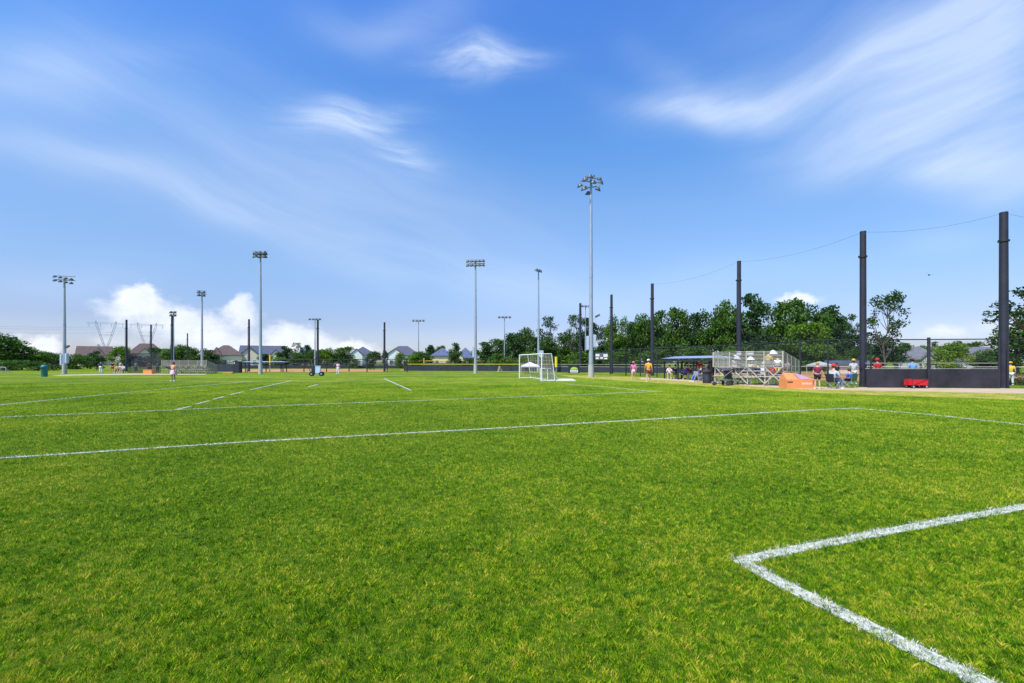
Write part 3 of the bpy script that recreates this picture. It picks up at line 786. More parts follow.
# ------------------------------------------------------------------ transmission towers
LAT = mat('hazed_lattice_steel', (.36, .40, .48), .6, .0, .05, .5)  # distance haze is mixed into this steel colour
def pylon():
    o = thing('transmission_tower', 'x', 'pylon', (0, 0, 0), 0, 'transmission towers beyond the houses')
    mb = MB(); r = .2
    H1 = 27; H2 = 46
    def lat(a0, a1, b0, b1, n):
        a0, a1, b0, b1 = map(Vector, (a0, a1, b0, b1))
        mb.tube(a0, a1, r, n=4); mb.tube(b0, b1, r, n=4)
        for i in range(n):
            p, q = a0.lerp(a1, i / n), b0.lerp(b1, (i + 1) / n); mb.tube(p, q, r * .6, n=4)
            p, q = b0.lerp(b1, i / n), a0.lerp(a1, (i + 1) / n); mb.tube(p, q, r * .6, n=4)
    for s in (-1, 1):
        lat((-5, s * 4, 0), (-1.8, s * 1.4, 15), (5, s * 4, 0), (1.8, s * 1.4, 15), 4)
        lat((-1.8, s * 1.4, 15), (-2.6, s * 1.2, H1 - 7), (1.8, s * 1.4, 15), (2.6, s * 1.2, H1 - 7), 2)
    for s in (-1, 1):   # the forked waist
        lat((s * 1.4, 0, H1 - 7), (s * 8.6, 0, 41), (s * 3.2, 0, H1 - 7), (s * 10.9, 0, 41), 5)
        lat((s * 8.6, 0, 41), (s * 10.5, 0, H2), (s * 10.9, 0, 41), (s * 11.2, 0, H2), 2)
    mb.build('frame', LAT, o)
    ar = MB()
    for z, L in ((H2 - 3, 20), (31, 7)):
        for dz in (0, 1.3): ar.tube((-L, 0, z + dz * (z > 35)), (L, 0, z + dz * (z > 35)), r * .7, n=4)
        if z > 35:
            for i in range(16): ar.tube((-L + i * L / 8, 0, z), (-L + (i + 1) * L / 8, 0, z + 1.3), r * .4, n=4)
    ar.build('crossarm', LAT, o)
    for x_ in (-18, -6, 6, 18):
        MB().tube((x_, 0, H2 - 3), (x_, 0, H2 - 6.5), .25, n=5).build('insulator', LAT, o)
    return o
py1 = pylon(); py1.location = P(106, 500); py1.rotation_euler[2] = math.atan(-406 / 460) * -.6; py1['label'] = 'left faint grey lattice tower with forked top above the houses'
py1.scale = (.8, .8, 1); py2 = copy_tree(py1); py2.location = P(147, 520); py2['label'] = 'right faint grey lattice tower behind the second far net pole'
for k, (r0, r1) in enumerate(((321.5, 327), (324, 329), (330, 332.5))):
    mb = MB(); a = Vector(P(-160, 420, zr(r0 - 4, 420))); b = Vector(P(94 + 9 * k, 500, zr(r1, 500))); pts = []
    for i in range(15):
        t_ = i / 14; q = a.lerp(b, t_); q.z -= 6 * 4 * t_ * (1 - t_) * .5; pts.append(q)
    mb.path(pts, .11, 4)
    tag(mb.build('power_line', LAT), ('highest', 'middle', 'lowest')[k] + ' thin power line crossing the sky at the left', 'power line', 'power lines at the left')

# ------------------------------------------------------------------ sports light poles
def lamp_part(parent, c, yaw, s=1.0):
    mb = MB(); M3 = Matrix.Rotation(yaw, 3, 'Z') @ Matrix.Rotation(R(28), 3, 'X')
    prof = [(.0, .24), (.11, .23), (.16, .12), (.28, -.02), (.33, -.16), (.31, -.17)]
    n = 12; vs = []; fs = []
    for r_, z_ in prof:
        for i in range(n):
            t_ = 2 * math.pi * i / n; v = M3 @ Vector((r_ * math.cos(t_) * 1.15, r_ * math.sin(t_), z_ * .9)) * s; vs.append(v + Vector(c))
    for k in range(len(prof) - 1):
        for i in range(n): fs.append((k * n + i, k * n + (i + 1) % n, (k + 1) * n + (i + 1) % n, (k + 1) * n + i))
    mb.add(vs, fs, True)
    lo = mb.build('lamp', LAMP, parent)
    vs = [M3 @ Vector((.30 * math.cos(2 * math.pi * i / n) * 1.15, .30 * math.sin(2 * math.pi * i / n), -.14)) * s + Vector(c) for i in range(n)]
    MB().add(vs, [tuple(range(n))]).build('glass', LENS, lo)
def light_pole(label, xp, Y, top, lamps, arms, r=.19, base_z=1.3, extra=None):
    Hh = zr(top, Y)
    o = thing('light_pole', label, 'light pole', P(xp, Y), 0, 'sports light poles round the fields')
    MB().tube((0, 0, 0), (0, 0, base_z), r * 1.35, r * 1.2, 14).build('concrete_base', CONC, o)
    mb = MB(); mb.tube((0, 0, base_z), (0, 0, Hh * .5), r * 1.02, r * .8, 14); mb.tube((0, 0, Hh * .5), (0, 0, Hh - .2), r * .8, r * .5, 14)
    mb.tube((0, 0, Hh * .5 - .2), (0, 0, Hh * .5 + .2), r * .86, r * .86, 14)
    mb.build('pole', GREY, o)
    am = MB()
    for (a, b) in arms: am.box(((Vector(a) + Vector(b)) / 2 + Vector((0, 0, Hh)))[:], ((Vector(a) - Vector(b)).length, .09, .11), rz=math.atan2(b[1] - a[1], b[0] - a[0]))
    am.build('crossarm', GREY, o)
    for (c, yaw, s) in lamps: lamp_part(o, (c[0], c[1], c[2] + Hh), yaw, s)
    return o, Hh
def cabinet(o, z, sc=1.0, col=None):
    for s, hh in ((-1, 1.45), (1, 1.3)):
        cb_ = MB().box((s * .36 * sc, -.02, z + .1 * s), (.28 * sc, .34, hh)).build('cabinet', PALE, o)
        MB().box((s * .36 * sc, -.2, z + .1 * s), (.22 * sc, .02, hh - .16)).build('cabinet_door', PALE, cb_)
def flood(o, z, L=.75):
    MB().tube((0, 0, z), (L, -.1, z + .25), .03, n=6).build('bracket', GREY, o)
    MB().box((L + .12, -.12, z + .42), (.5, .3, .2), M=Matrix.Rotation(R(-28), 3, 'Y')).build('floodlight', LAMP, o)
def two_rows(cols, dz, span, yaw=0.0, s=1.0, fan=.5):
    lamps = []; arms = []
    for k, z in enumerate(dz):
        c, s_ = math.cos(yaw), math.sin(yaw)
        arms.append(((-span / 2 * c, -span / 2 * s_, z + .12), (span / 2 * c, span / 2 * s_, z + .12)))
        for i in range(cols):
            t_ = (i + .5) / cols - .5
            lamps.append(((t_ * span * c, t_ * span * s_ - .22, z - .12), t_ * fan * 2 + yaw, s))
    return lamps, arms
# the tall one in the middle
px_ = .104
LL = [(385, 172), (335, 205), (465, 200), (275, 238), (230, 272), (375, 268), (290, 298), (460, 272), (445, 315), (262, 345), (330, 362)]
lamps = [(((a - 355) / 11.4 * px_, (-.5 if k % 2 else .35), -(b - 160) / 11.4 * px_), R((a - 355) * .5), .95) for k, (a, b) in enumerate(LL)]
arms = [((-1.25, -.2, -.75), (1.0, .2, -.75)), ((-.95, .3, -1.35), (.85, -.3, -1.35)), ((-.7, -.3, -.3), (1.0, .2, -.3))]
o, Hh = light_pole('tallest grey light pole with a cluster of eleven lamps right of the goal', 591, 48.5, 174.5, lamps, arms, r=.235)
MB().tube((0, 0, Hh - 1.9), (0, 0, Hh), .12, .1, 10).build('mast_head', GREY, o)
cabinet(o, zr(342, 48.5)); flood(o, zr(320, 48.5), .55)
l_, a_ = two_rows(3, (-.15, -.62), 1.9, 0, 1.05, .9)
light_pole('light pole with two rows of three lamps at the far dugout', 260.5, 61, 251, l_, a_, r=.2)
l_, a_ = two_rows(5, (-.15, -.72), 2.7, R(-8), .8, .5)
o, _ = light_pole('light pole with two rows of five lamps left of the goal', 475.5, 64, 259.5, l_, a_, r=.2)
MB().box((-.3, -.05, 3.0), (.26, .3, 1.4)).build('cabinet', PALE, o)
l_, a_ = two_rows(3, (-.2,), 1.7, R(52), 1.0, .2)
o, _ = light_pole('light pole standing behind the goal with its lamps turned edgewise', 538.5, 76, 269, l_, a_, r=.19)
MB().box((.45, -.05, 3.0), (.7, .3, 1.0)).build('cabinet', PALE, o)
l_, a_ = two_rows(4, (-.15, -.66), 2.3, R(20), .66, .3)
l_ = [((c[0], c[1], c[2] - c[0] * .16), yw, s_) for c, yw, s_ in l_]
o, _ = light_pole('leftmost light pole with two tilted rows of lamps', 64.5, 61, 276, l_, a_, r=.2)
cabinet(o, zr(359, 61), .9); flood(o, zr(350, 61), .35)
l_, a_ = two_rows(2, (-.2, -.8), 1.5, R(35), 1.0, .2)
light_pole('light pole at the right end of the far bleachers', 202, 88, 290.5, l_, a_, r=.22)
l_, a_ = two_rows(2, (-.2, -.9), 1.4, R(25), 1.1, .2)
light_pole('light pole hidden low down by the second tallest far net pole', 173.5, 108, 311, l_, a_, r=.2)
l_, a_ = two_rows(4, (-.2,), 3.4, 0, 1.0, .2)
light_pole('thin far light pole just left of the middle net pole', 315, 118, 318, l_, a_, r=.18)
light_pole('thin far light pole in front of the trees right of the white houses', 418.5, 118, 319.5, l_, a_, r=.17)
light_pole('thin far light pole between the middle light pole and the goal', 504.5, 112, 316, l_, a_, r=.18)
l_, a_ = two_rows(3, (-.2,), 2.4, R(10), 1.0, .2)
light_pole('thin far light pole just left of the tallest light pole', 585.5, 108, 305, l_, a_, r=.18)

# ------------------------------------------------------------------ net poles, cables, nets
NP = 'tall black netting poles'
def net_pole(label, xp, Y, top, r):
    h_ = zr(top, Y)
    o = thing('net_pole', label, 'netting pole', P(xp, Y), 0, NP)
    MB().tube((0, 0, .2), (0, 0, h_), r, r * .86, 16).build('pole', BROWNBLACK, o)
    MB().tube((0, 0, 0), (0, 0, .2), r * 1.1, r * 1.06, 16).build('footing', BROWNBLACK, o)
    MB().tube((0, 0, h_), (0, 0, h_ + .05), r * .92, r * .8, 16).build('cap', BLACK, o)
    b = MB()
    for z in (h_ * .84,): b.tube((0, 0, z - .05), (0, 0, z + .05), r * 1.15, n=16); b.box((-r * 1.1, 0, z), (.14, .08, .12))
    b.build('clamp', BLACK, o)
    MB().tube((-r - .05, -.05, h_ * .84), (-r - .05, -.05, 1.2), .012, n=5).build('halyard', BLACK, o)
    return Vector(P(xp, Y, h_))
n1 = net_pole('rightmost and thickest black netting pole at the end of the dark fence', 1003.7, 28.3, 213, .235)
n2 = net_pole('thick black netting pole at the left end of the dark fence', 863, 29.6, 232, .20)
n3 = net_pole('black netting pole behind the bleachers', 739, 42, 261.5, .2)
n4 = net_pole('black netting pole above the person in the orange shirt', 652.3, 54, 284, .2)
n5 = net_pole('black netting pole right of the tallest light pole', 611.5, 63, 295, .2)
n6 = net_pole('black netting pole just left of the tallest light pole', 580.3, 72, 303.5, .21)
f1 = net_pole('leftmost far black netting pole', 126.5, 78, 320, .17)
f2 = net_pole('far black netting pole above the far dugout box', 151, 84, 325, .15)
f3 = net_pole('tallest far black netting pole behind the far bleachers', 172, 78, 310 + 6, .17)
f4 = net_pole('thinnest far black netting pole between trees behind the far bleachers', 187.5, 100, 333.5, .13)
f5 = net_pole('far black netting pole at the left end of the blue roofed dugout', 249, 78, 319.5, .17)
f6 = net_pole('black netting pole beside the small cart on the grass', 317.8, 72, 320, .17)
f7 = net_pole('slim black netting pole in front of the white houses', 384.5, 76, 322.5, .17)
def cable(a, b, sag, label):
    pts = []
    for i in range(21):
        t_ = i / 20; q = a.lerp(b, t_); q.z -= sag * 4 * t_ * (1 - t_); pts.append(q)
    tag(MB().path(pts, .0055, 4).build('cable', BLACK), label, 'cable', 'cables strung between netting poles')
cable(n2, n1, .35, 'thin cable from the thick pole to the rightmost netting pole')
cable(n3, n2, .45, 'thin cable from the pole behind the bleachers to the thick pole')
cable(n4, n3, .5, 'thin cable between the two netting poles over the dugout')
cable(n1, Vector((42, 29.5, 10.4)), .4, 'thin cable leaving the picture from the rightmost netting pole')
def netting(label, pts, z0, z1, m, group='protective nets'):
    mb = MB()
    for a, b in zip(pts, pts[1:]): mb.quad((a[0], a[1], z0), (b[0], b[1], z0), (b[0], b[1], z1), (a[0], a[1], z1))
    return tag(mb.build('safety_net', m), label, 'net', group)
# ------------------------------------------------------------------ fences
def fence(label, pts, h_, m=None, r=.03, post_gap=3.0, rails=(1.0,), railmat=None, screen=None, screen_h=None, cap=None, postmat=None, post_at=None, group=None, mesh=True):
    pts = [Vector((p[0], p[1], 0)) for p in pts]
    o = thing('fence', label, 'fence', pts[0][:], 0, group)
    pts = [p - Vector(pts[0]) for p in pts]
    if mesh:
        mb = MB()
        for a, b in zip(pts, pts[1:]): mb.quad((a.x, a.y, .05), (b.x, b.y, .05), (b.x, b.y, h_), (a.x, a.y, h_))
        mb.build('chain_link', m or LINKM, o)
    for fr in rails:
        mb = MB()
        for a, b in zip(pts, pts[1:]): mb.tube(a + Vector((0, 0, h_ * fr)), b + Vector((0, 0, h_ * fr)), r * .8, n=6)
        mb.build('rail', railmat or BLACK, o)
    ps = []
    if post_at: ps = [Vector(p) - (Vector(o.location)) for p in post_at]
    else:
        for a, b in zip(pts, pts[1:]):
            n = max(1, round((b - a).length / post_gap))
            for i in range(n): ps.append(a.lerp(b, i / n))
        ps.append(pts[-1])
    for p in ps: MB().tube((p.x, p.y, 0), (p.x, p.y, h_ + .05), r, n=8).build('post', postmat or BLACK, o)
    if screen:
        mb = MB()
        for a, b in zip(pts, pts[1:]):
            dn = (b - a).normalized(); nn = Vector((-dn.y, dn.x, 0)) * -.035
            if nn.y > 0: nn = -nn
            L_ = (b - a).length; n = max(2, int(L_ / .35))
            for i in range(n):
                p, q = a.lerp(b, i / n) + nn, a.lerp(b, (i + 1) / n) + nn
                w0 = random.uniform(-.012, .012)
                mb.quad((p.x, p.y, .04), (q.x, q.y, .04), (q.x, q.y - .0, screen_h), (p.x, p.y, screen_h))
        mb.build('windscreen', screen, o)
    if cap:
        mb = MB()
        for a, b in zip(pts, pts[1:]): mb.tube(a + Vector((0, 0, h_ + .03)), b + Vector((0, 0, h_ + .03)), cap[1], n=8)
        mb.build('rail_cap', cap[0], o)
    return o
# dark windscreen fence, right
RW = G(999, 388.6); LWp = G(866, 387.8)
fp = [Vector(LWp), Vector(G(927, 388.0)), Vector(RW)]
fence('tall black chain link fence with dark windscreen cloth between the two thick poles', fp, 3.0, r=.045, rails=(.995,), screen=SCREEN, screen_h=1.16, post_at=[(fp[0] + Vector((.3, 0, 0)))[:], fp[2][:]])
tag(MB().tube(fp[1] + Vector((0, -.12, 0)), fp[1] + Vector((0, -.12, 3.1)), .085, n=12).build('fence_post', BLACK), 'thicker black post in the middle of the dark windscreen fence', 'post')
MB_ = MB(); a, b, c = [p + Vector((0, .05, 0)) for p in fp]
for z in (1.19, 1.53):
    MB_.tube((a.x, a.y, z), (b.x, b.y, z), .022, n=6); MB_.tube((b.x, b.y, z), (c.x, c.y, z), .022, n=6)
tag(MB_.build('hand_rail', ALU), 'pair of bare metal rails along the top of the dark windscreen', 'rail')
fence('tall black chain link fence right of the rightmost netting pole', [G(1008, 388.6), G(1120, 389.6)], 3.0, r=.04, rails=(.995,), post_gap=3.5)
fence('tall black chain link fence between orange chest and thick netting pole', [G(800, 386.2), G(828, 387.6), G(860, 387.8)], 3.0, r=.045, rails=(.995,), post_at=[G(828, 387.6)])
fence('long tall black chain link fence behind dugout and bleachers', [G(610, 374.6), G(626, 375.6), G(657, 377.4), P(740, 39.5), P(800, 33)], 3.1, r=.06, rails=(.99, .5), post_gap=3.2)
fence('white railed low fence beyond the tall light pole', [G(556, 372.4), G(600, 372.6), G(660, 373.2), P(760, 64)], 1.25, r=.03, rails=(.99, .70), railmat=ALU, screen=SCREEN2, screen_h=.82, post_gap=3.4)
fence('outfield fence with yellow capped top and dark windscreen left of the goal', [G(404, 371.0), G(470, 371.1), G(556, 371.4)], 1.18, r=.035, rails=(.98,), screen=SCREEN2, screen_h=.98, cap=(YEL, .045), post_gap=4.2)
fence('second yellow capped outfield fence farther back', [P(404, 112), P(520, 110), P(625, 108)], 1.82, r=.035, rails=(.98,), screen=mat('green_windscreen', (.05, .075, .03), .85, 0, .2, 1), screen_h=1.35, cap=(YEL, .06), post_gap=5)
fence('tall dark backstop fence in front of the white houses', [G(281, 372.0), G(349, 371.8), G(367, 372.1), G(407, 372.0)], 2.05, r=.085, rails=(.99, .62), post_gap=4.1)
fence('low fence with dark windscreen between far bleachers and far dugout', [G(206, 371.6), G(242, 371.8)], 1.95, r=.04, rails=(.99,), screen=SCREEN2, screen_h=1.25, post_gap=2.5)
fence('long far fence with dark cloth behind the orange infield', [P(206, 108), P(404, 112)], 1.6, r=.035, rails=(.99,), screen=SCREEN2, screen_h=.8, post_gap=6)
fence('white railed far fence beyond the infield on the right', [P(760, 58), P(900, 50), P(1100, 46)], 1.1, r=.03, rails=(.99,), railmat=WHITEP, post_gap=3.5)
netting('dark dense backstop netting around the far dugout', [P(127, 66), P(161, 66)], 0, zr(353, 66), NETD)
netting('faint tall net between the leftmost far netting poles', [P(126.5, 78.3), P(172, 78.3)], 0, zr(330, 78), mat('faint_net', (.03, .03, .05), .8, 0, .1, 3, alpha=.05))
netting('dark net hanging low between the thick poles and the bleachers', [P(739, 42.3), P(863, 30)], 0.1, 4.0, mat('thin_net', (.02, .022, .03), .8, 0, .1, 3, alpha=.13))

# ------------------------------------------------------------------ soccer goals
def goal(label, bl, br, h_, dt, db, r=.06, net=WHNET):
    a = Vector(bl); b = Vector(br); o = thing('soccer_goal', label, 'soccer goal', a[:])
    b = b - a; a = Vector((0, 0, 0)); u = b.normalized(); n = Vector((-u.y, u.x, 0))
    if n.x < 0: n = -n
    up = Vector((0, 0, h_))
    for p in (a, b): MB().tube(p, p + up, r, n=12).build('post', WHITEP, o)
    MB().tube(a + up, b + up, r, n=12).build('crossbar', WHITEP, o)
    f = MB()
    for p in (a, b):
        f.tube(p + up, p + up + n * dt, r * .6, n=8); f.tube(p + up + n * dt, p + n * db + Vector((0, 0, .05)), r * .6, n=8); f.tube(p + Vector((0, 0, .05)), p + n * db + Vector((0, 0, .05)), r * .6, n=8)
    f.tube(a + n * db + Vector((0, 0, .05)), b + n * db + Vector((0, 0, .05)), r * .7, n=8); f.tube(a + up + n * dt, b + up + n * dt, r * .5, n=8)
    f.tube(a + up * .85, a + up + (b - a) * .14, r * .4, n=6); f.tube(b + up * .85, b + up - (b - a) * .14, r * .4, n=6)
    f.build('net_frame', WHITEP, o)
    m = MB(); T = up; z0 = Vector((0, 0, .06))
    m.quad(a + T + n * dt, b + T + n * dt, b + n * db + z0, a + n * db + z0); m.quad(a + T * .999, b + T * .999, b + T * .999 + n * dt, a + T * .999 + n * dt)
    m.quad(a + z0, a + T, a + T + n * dt, a + n * db + z0); m.quad(b + z0, b + T, b + T + n * dt, b + n * db + z0)
    m.build('net', net, o)
    cords = MB()
    for i in range(1, 9):
        p = a.lerp(b, i / 9); cords.tube(p + T, p + T + n * dt, .006, n=4); cords.tube(p + T + n * dt, p + n * db + z0, .006, n=4)
    for i in range(1, 4):
        p = (T + n * dt).lerp(n * db + z0, i / 4); cords.tube(a + p, b + p, .006, n=4)
    cords.build('net_cords', WHITEP, o)
    return o
goal('large white soccer goal with net in the middle distance', G(519.5, 378.2), G(541.8, 381.3), 2.28, .85, 1.15, .05)
goal('small white training goal just right of the large goal', G(540.5, 380.4), G(547.6, 380.9), 1.05, .35, 1.1, .035)
for k, (x_, r_, L_) in enumerate(((562, 380.9, 2.0),)):
    q = G(x_, r_)
    mb = MB().box((0, 0, .05), (2.2, .9, .09)); mb.box((.3, .2, .13), (1.3, .5, .08))
    tag(link(bpy.data.objects.new('folded_board', mb.mesh('folded_board', mat('white_board', (.78, .74, .66), .7)))), 'flat pale boards lying on the grass right of the goal', 'board').location = q
# foul poles
def foul(label, xp, Y, r0, r1, w_):
    o = thing('foul_pole', label, 'foul pole', P(xp, Y)); z0, z1 = zr(r1, Y), zr(r0, Y)
    MB().tube((0, 0, 0), (0, 0, z0), .05, n=8).build('post', GREY, o)
    MB().tube((0, 0, z0), (0, 0, z1), w_, n=10).build('padding', YEL, o)
foul('thick yellow foul pole right of the goal', 556.2, 70, 356.8, 367.2, .2)
foul('thin yellow foul pole above the far dugout', 270, 82, 355, 364.5, .13)
foul('short yellow foul pole at the blue roofed dugout end', 424, 110, 358, 363, .1)

# low canopy
LIL = mat('lilac_canvas', (.72, .68, .80), .7, 0, .04, 3)
def canopy(label, xp, Y, wpx, re, rp, m, legs=True):
    o = thing('canopy_tent', label, 'tent', P(xp, Y)); w_ = wpx * Y / F / 2; ze, zp = zr(re, Y), zr(rp, Y)
    c = [(-w_, -w_, ze), (w_, -w_, ze), (w_, w_, ze), (-w_, w_, ze), (0, 0, zp)]
    mb = MB().add(c, [(0, 1, 4), (1, 2, 4), (2, 3, 4), (3, 0, 4)])
    for i in range(4):
        p, q = c[i], c[(i + 1) % 4]; mb.quad(p, q, (q[0], q[1], q[2] - .14), (p[0], p[1], p[2] - .14))
    mb.build('roof', m, o)
    for sx in (-1, 1):
        for sy in (-1, 1): MB().tube((sx * w_ * .97, sy * w_ * .97, 0), (sx * w_ * .97, sy * w_ * .97, ze), .03, n=6).build('leg', ALU, o)
    return o
canopy('pale grey peaked shade tent behind the person in maroon', 819.5, 46, 16, 364.8, 361.2, mat('grey_canvas', (.50, .50, .46), .7))
canopy('low pale lilac shade tent seen through the goal', 530, 62, 18.5, 366, 361.8, LIL)
# green and white sign, scoreboard
o = thing('sign_board', 'black board with a green arch over a white panel right of the goal', 'sign', P(574, 66))
sw = 11.5 * 66 / F; z0, z1 = zr(373.6, 66), zr(365.6, 66)
MB().box((0, 0, (z0 + z1) / 2 + .05), (sw, .12, z1 - z0)).build('backing', BLACK, o)
pp = [(-.52, -.075, (z0 + z1) / 2 - .02)] + [(.52 * math.cos(t_), -.075, (z0 + z1) / 2 + .02 + .36 * math.sin(t_)) for t_ in [math.pi * (1 - i / 14) for i in range(15)]]
MB().quad(*pp).build('green_arch', mat('lime_paint', (.42, .62, .06), .6), o)
MB().box((0, -.07, z0 + .34), (1.1, .02, .34)).build('white_panel', WHITEP, o)
for k in range(3): MB().box((-.3 + .3 * k, -.083, z0 + .34), (.2, .01, .10)).build('dark_mark', BLACK, o)
for s in (-1, 1): MB().box((s * sw * .4, 0, .1), (.08, .3, .2)).build('foot', BLACK, o)
o = thing('scoreboard', 'small scoreboard with pale number panels on dark posts right of the tallest light pole', 'scoreboard', P(601.5, 84))
MB().box((0, 0, zr(356.3, 84)), (2.3, .2, 1.25)).build('panel', mat('scoreboard_face', (.10, .13, .16), .6), o)
for xx, zz, ww, hh in ((-.75, .2, .7, .42), (.7, .15, .75, .5), (0, -.3, .5, .3), (-.8, -.35, .5, .3), (.75, -.4, .5, .25)):
    MB().box((xx, -.12, zr(356.3, 84) + zz), (ww, .04, hh)).build('number_panel', WHITEP, o)
for s in (-.95, .95): MB().tube((s, .05, 0), (s, .05, zr(357.5, 84)), .08, n=8).build('post', BLACK, o)

# ------------------------------------------------------------------ bleachers
def bleacher(label, a, b, rows, row_h, row_d, guard, name='bleachers', braces=3, m=None):
    m = m or ALU
    a = Vector(a); b = Vector(b); L_ = (b - a).length; rz = math.atan2(b.y - a.y, b.x - a.x)
    o = thing(name, label, 'bleachers', a[:], rz, 'aluminium bleachers'); D = row_d * rows
    topz = .45 + row_h * (rows - 1)
    for k in range(rows):
        y_ = .25 + row_d * (rows - 1 - k); z = .45 + row_h * k
        y_ = .25 + row_d * (rows - 1 - k)
        MB().box((L_ / 2, y_, z), (L_, .26, .05)).build('seat_plank', m, o)
        MB().box((L_ / 2, y_ + .42, z - .3 if k else .12), (L_, .30, .04)).build('foot_plank', m, o)
    nf = braces + 1
    for i in range(nf + 1):
        x_ = .05 + (L_ - .1) * i / nf; f = MB()
        f.box((x_, D / 2, .05), (.07, D + .3, .07))
        for k in range(rows):
            y_ = .25 + row_d * (rows - 1 - k); z = .45 + row_h * k; f.box((x_, y_, z / 2), (.055, .055, z - .06))
        f.tube((x_, D, .1), (x_, .2, topz - .1), .03, n=6)
        f.build('support_frame', m, o)
    br_ = MB()
    for i in range(nf):
        x0_ = .05 + (L_ - .1) * i / nf; x1_ = .05 + (L_ - .1) * (i + 1) / nf
        br_.box(((x0_ + x1_) / 2, .16, (topz - .25) / 2 + .1), (math.hypot(x1_ - x0_, topz - .35), .05, .05), M=Matrix.Rotation(-math.atan2((topz - .35) * (1 if i % 2 else -1), x1_ - x0_), 3, 'Y'))
        if i % 2: br_.box(((x0_ + x1_) / 2, .10, (topz - .25) / 2 + .1), (math.hypot(x1_ - x0_, topz - .35), .05, .05), M=Matrix.Rotation(math.atan2((topz - .35), x1_ - x0_), 3, 'Y'))
    br_.box((L_ / 2, .13, .42 * topz), (L_, .04, .05))
    br_.build('brace', m, o)
    n = max(3, round(L_ / 1.2)); zlo = topz - .25
    for i in range(n + 1):
        x_ = .02 + (L_ - .04) * i / n; MB().box((x_, .02, (zlo + guard) / 2), (.05, .05, guard - zlo)).build('guard_post', m, o)
    g = MB(); nr = 12
    for k in range(nr): g.tube((0, .02, zlo + (guard - zlo) * (k + .3) / (nr - .7)), (L_, .02, zlo + (guard - zlo) * (k + .3) / (nr - .7)), .016, n=6)
    g.build('back_rail', m, o)
    for x_ in (0, L_):
        g = MB(); front = D - .1; drop = .6
        for k in range(nr):
            z = zlo + (guard - zlo) * (k + .3) / (nr - .7); g.tube((x_, .02, z), (x_, front, z - drop), .019, n=6)
        for i in range(5):
            t_ = i / 4; g.tube((x_, .02 + t_ * (front - .02), zlo - drop * t_), (x_, .02 + t_ * (front - .02), guard - drop * t_), .034, n=6)
        g.build('side_rail', m, o)
    return o, a, rz, topz
BLa = G(713, 384.2); BLb = G(783, 386.6)
blo, bla, blrz, blt = bleacher('large aluminium bleachers with spectators left of the orange chest', BLa, BLb, 5, .26, .75, 2.30)
def on_bleacher(x_, row):
    y_ = .25 + .75 * (4 - row); z = .45 + .26 * row
    q = Matrix.Rotation(blrz, 3, 'Z') @ Vector((x_, y_, 0)); return (bla.x + q.x, bla.y + q.y, z)
fa = G(161.5, 373.6); fb = G(206.5, 373.6)
bleacher('far aluminium bleachers behind the girl in the pink skirt', fa, fb, 5, .2, .45, zr(360.3, fa[1]), braces=4, m=mat('dull_aluminium', (.34, .33, .29), .6, .2, .15, 3))

# ------------------------------------------------------------------ dugouts
BLUER = mat('pale_blue_roofing', (.30, .36, .54), .45, .1, .06, 2)
def bench_mb(L_): 
    return MB().box((0, 0, .44), (L_, .3, .05)), MB().box((0, .2, .72), (L_, .04, .2))
def dugout(label, a, b, ztop, depth, th, eave=.1):
    a = Vector(a); b = Vector(b); L_ = (b - a).length; rz = math.atan2(b.y - a.y, b.x - a.x)
    o = thing('dugout_shelter', label, 'dugout', a[:], rz, 'open dugout shelters')
    MB().add([(-.4, -.2, ztop - eave), (L_ + .4, -.2, ztop - eave), (L_ + .4, depth + .2, ztop - eave), (-.4, depth + .2, ztop - eave), (.4, depth * .5, ztop + th), (L_ - .4, depth * .5, ztop + th)],
             [(0, 1, 5, 4), (1, 2, 5), (2, 3, 4, 5), (3, 0, 4), (0, 3, 2, 1)]).build('roof', BLUER, o)
    fm = MB(); 
    for y_ in (-.18, depth + .18): fm.box((L_ / 2, y_, ztop - .3), (L_ + .7, .08, .14))
    fm.build('fascia', BLACK, o)
    n = max(2, round(L_ / 2.6))
    for i in range(n + 1):
        for y_ in (0, depth): MB().box((L_ * i / n, y_, (ztop - .3) / 2), (.11, .11, ztop - .3)).build('post', BLACK, o)
    bo = MB().box((L_ / 2, depth * .45, .45), (L_ * .9, .3, .05)); bo.build('bench_seat', ALU, o)
    for i in range(4): MB().box((L_ * (.1 + .27 * i), depth * .45, .21), (.06, .25, .42)).build('bench_leg', ALU, o)
    return o
DA = G(664.5, 378.6); DB = G(711, 382.2)
dugout('near dugout shelter with a pale blue roof and people sitting in its shade', DA, DB, zr(357.3, 42), 1.8, .10)
dugout('far dugout shelter with a blue roof beside the thin yellow foul pole', G(241, 372.3), G(283, 372.2), zr(361.4, 72), 1.5, .02)
o = thing('equipment_locker', 'black upright locker box left of the far dugout', 'locker', G(237.5, 372.8)); Y_ = yr(372.8)
MB().box((0, 0, .82), (.95, .7, 1.6)).build('body', BLACK, o); MB().box((0, -.36, .85), (.8, .03, 1.4)).build('door', SCREEN2, o); MB().box((-.25, -.385, 1.45), (.16, .02, .16)).build('notice', WHITEP, o)
MB().box((0, 0, 1.66), (1.05, .8, .08)).build('lid', BLACK, o)

